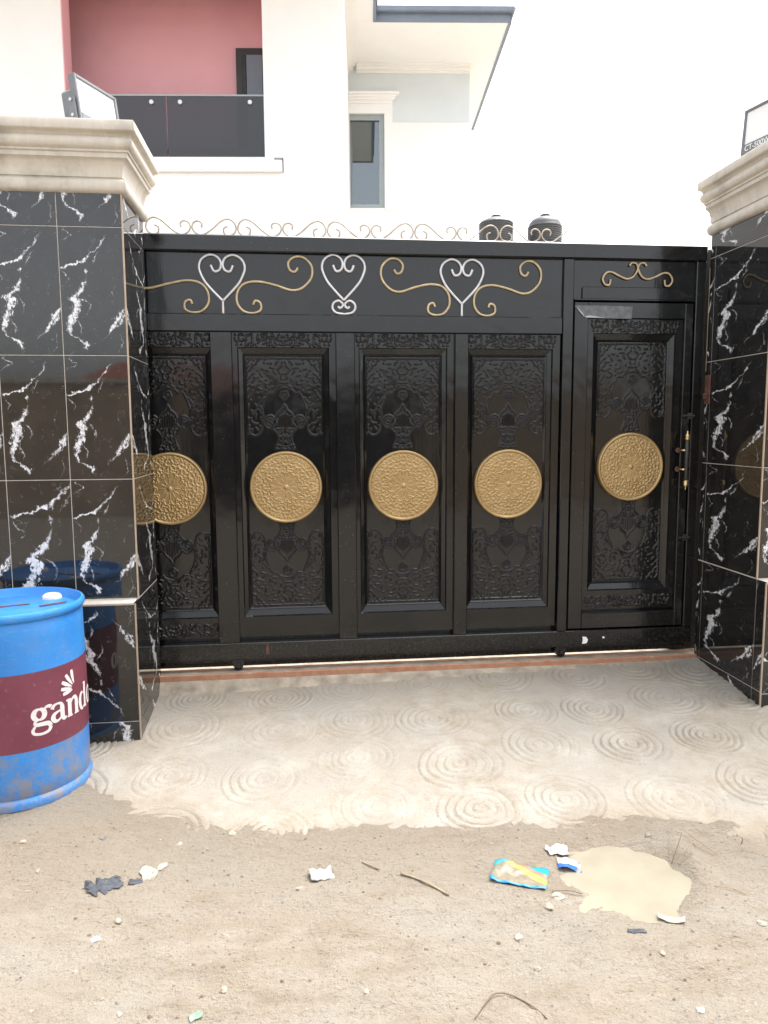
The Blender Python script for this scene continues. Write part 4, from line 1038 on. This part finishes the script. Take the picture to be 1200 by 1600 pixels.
o = stick('root_twig', 'pale curved root twig near the bottom edge of the dirt', [(.45, 1.838, .002), (.496, 1.891, .006), (.531, 1.918, .008), (.577, 1.913, .006), (.627, 1.863, .005), (.648, 1.815, .002)], .0020, 'twig')
stick('dry_stalk', 'thin dry stalk lying beside the stick end', [(.20, 2.61, .004), (.26, 2.55, .005)], .0025, 'dry', 'stalk', 'dry grass stalks')
ST = [((1.46, 2.50, .03), (1.36, 2.43, .02), 'dry', 'dry stalk pointing into the right end of the puddle'), ((1.317, 2.62, .01), (1.32, 2.56, .055), 'dry', 'upright dry stalk at the back rim of the puddle'),
      ((1.34, 2.45, .02), (1.42, 2.53, .055), 'twig', 'dark bent twig on the mud bank right of the puddle'), ((1.47, 2.62, .02), (1.56, 2.52, .01), 'dry', 'dry stalk on the mud ridge right of the bank'),
      ((1.69, 2.57, .01), (1.66, 2.53, .07), 'dry', 'upright dry stalk near the right picture edge'), ((1.66, 2.52, .02), (1.76, 2.42, .01), 'dry', 'dry stalk lying at the right picture edge'),
      ((.85, 2.36, .004), (.95, 2.33, .006), 'twig', 'dark twig at the lower rim of the puddle'), ((1.42, 2.30, .004), (1.50, 2.24, .004), 'dry', 'dry stalk on the dirt below the mud bank')]
for a, b, m, lab in ST:
    mid = ((a[0] + b[0]) / 2 + .008, (a[1] + b[1]) / 2, (a[2] + b[2]) / 2 + .006); stick('dry_stalk', lab, [a, mid, b], .0016, m, 'stalk', 'dry grass stalks')
# fine gravel and crumbs of soil: too many to count
V = []; Fc = []; rs = random.Random(99)
ico = [(0, 0, 1), (.9, 0, .1), (.28, .85, .1), (-.72, .53, .0), (-.72, -.53, .1), (.28, -.85, 0), (0, 0, -.6)]
icf = [(0, 1, 2), (0, 2, 3), (0, 3, 4), (0, 4, 5), (0, 5, 1), (6, 2, 1), (6, 3, 2), (6, 4, 3), (6, 5, 4), (6, 1, 5)]
GP = []
while len(GP) < 1900:
    x, y = rs.uniform(-1.35, 2.0), 1.65 + 1.45 * rs.random() ** 1.0
    if y > np.interp(x, EX, EY) + .02: continue
    if (x - 1.155) ** 2 / .07 + (y - 2.435) ** 2 / .05 < 1: continue
    GP.append((x, y))
gxs = np.array([p[0] for p in GP]); gys = np.array([p[1] for p in GP]); gzs = ground_h(gxs[None, :], gys[None, :])[0]
mid_ = []
for (x, y), z in zip(GP, gzs):
    r = .0018 + .0052 * rs.random() ** 3.2; a = rs.uniform(0, 6.28); b = len(V); m = rs.choice([0, 0, 1, 1, 2])
    for vx, vy, vz in ico:
        k = rs.uniform(.75, 1.25); V.append((x + r * k * (vx * math.cos(a) - vy * math.sin(a)) * 1.3, y + r * k * (vx * math.sin(a) + vy * math.cos(a)), z + r * k * vz * .7 + r * .2))
    for f in icf: Fc.append(tuple(i + b for i in f)); mid_.append(m)
o = put('gravel', V, Fc, None, mats=[M['stone'], M['stone_dark'], M['twig']], midx=mid_)
tag(o, 'fine gravel and soil crumbs scattered over the dirt', 'gravel', kind='stuff')
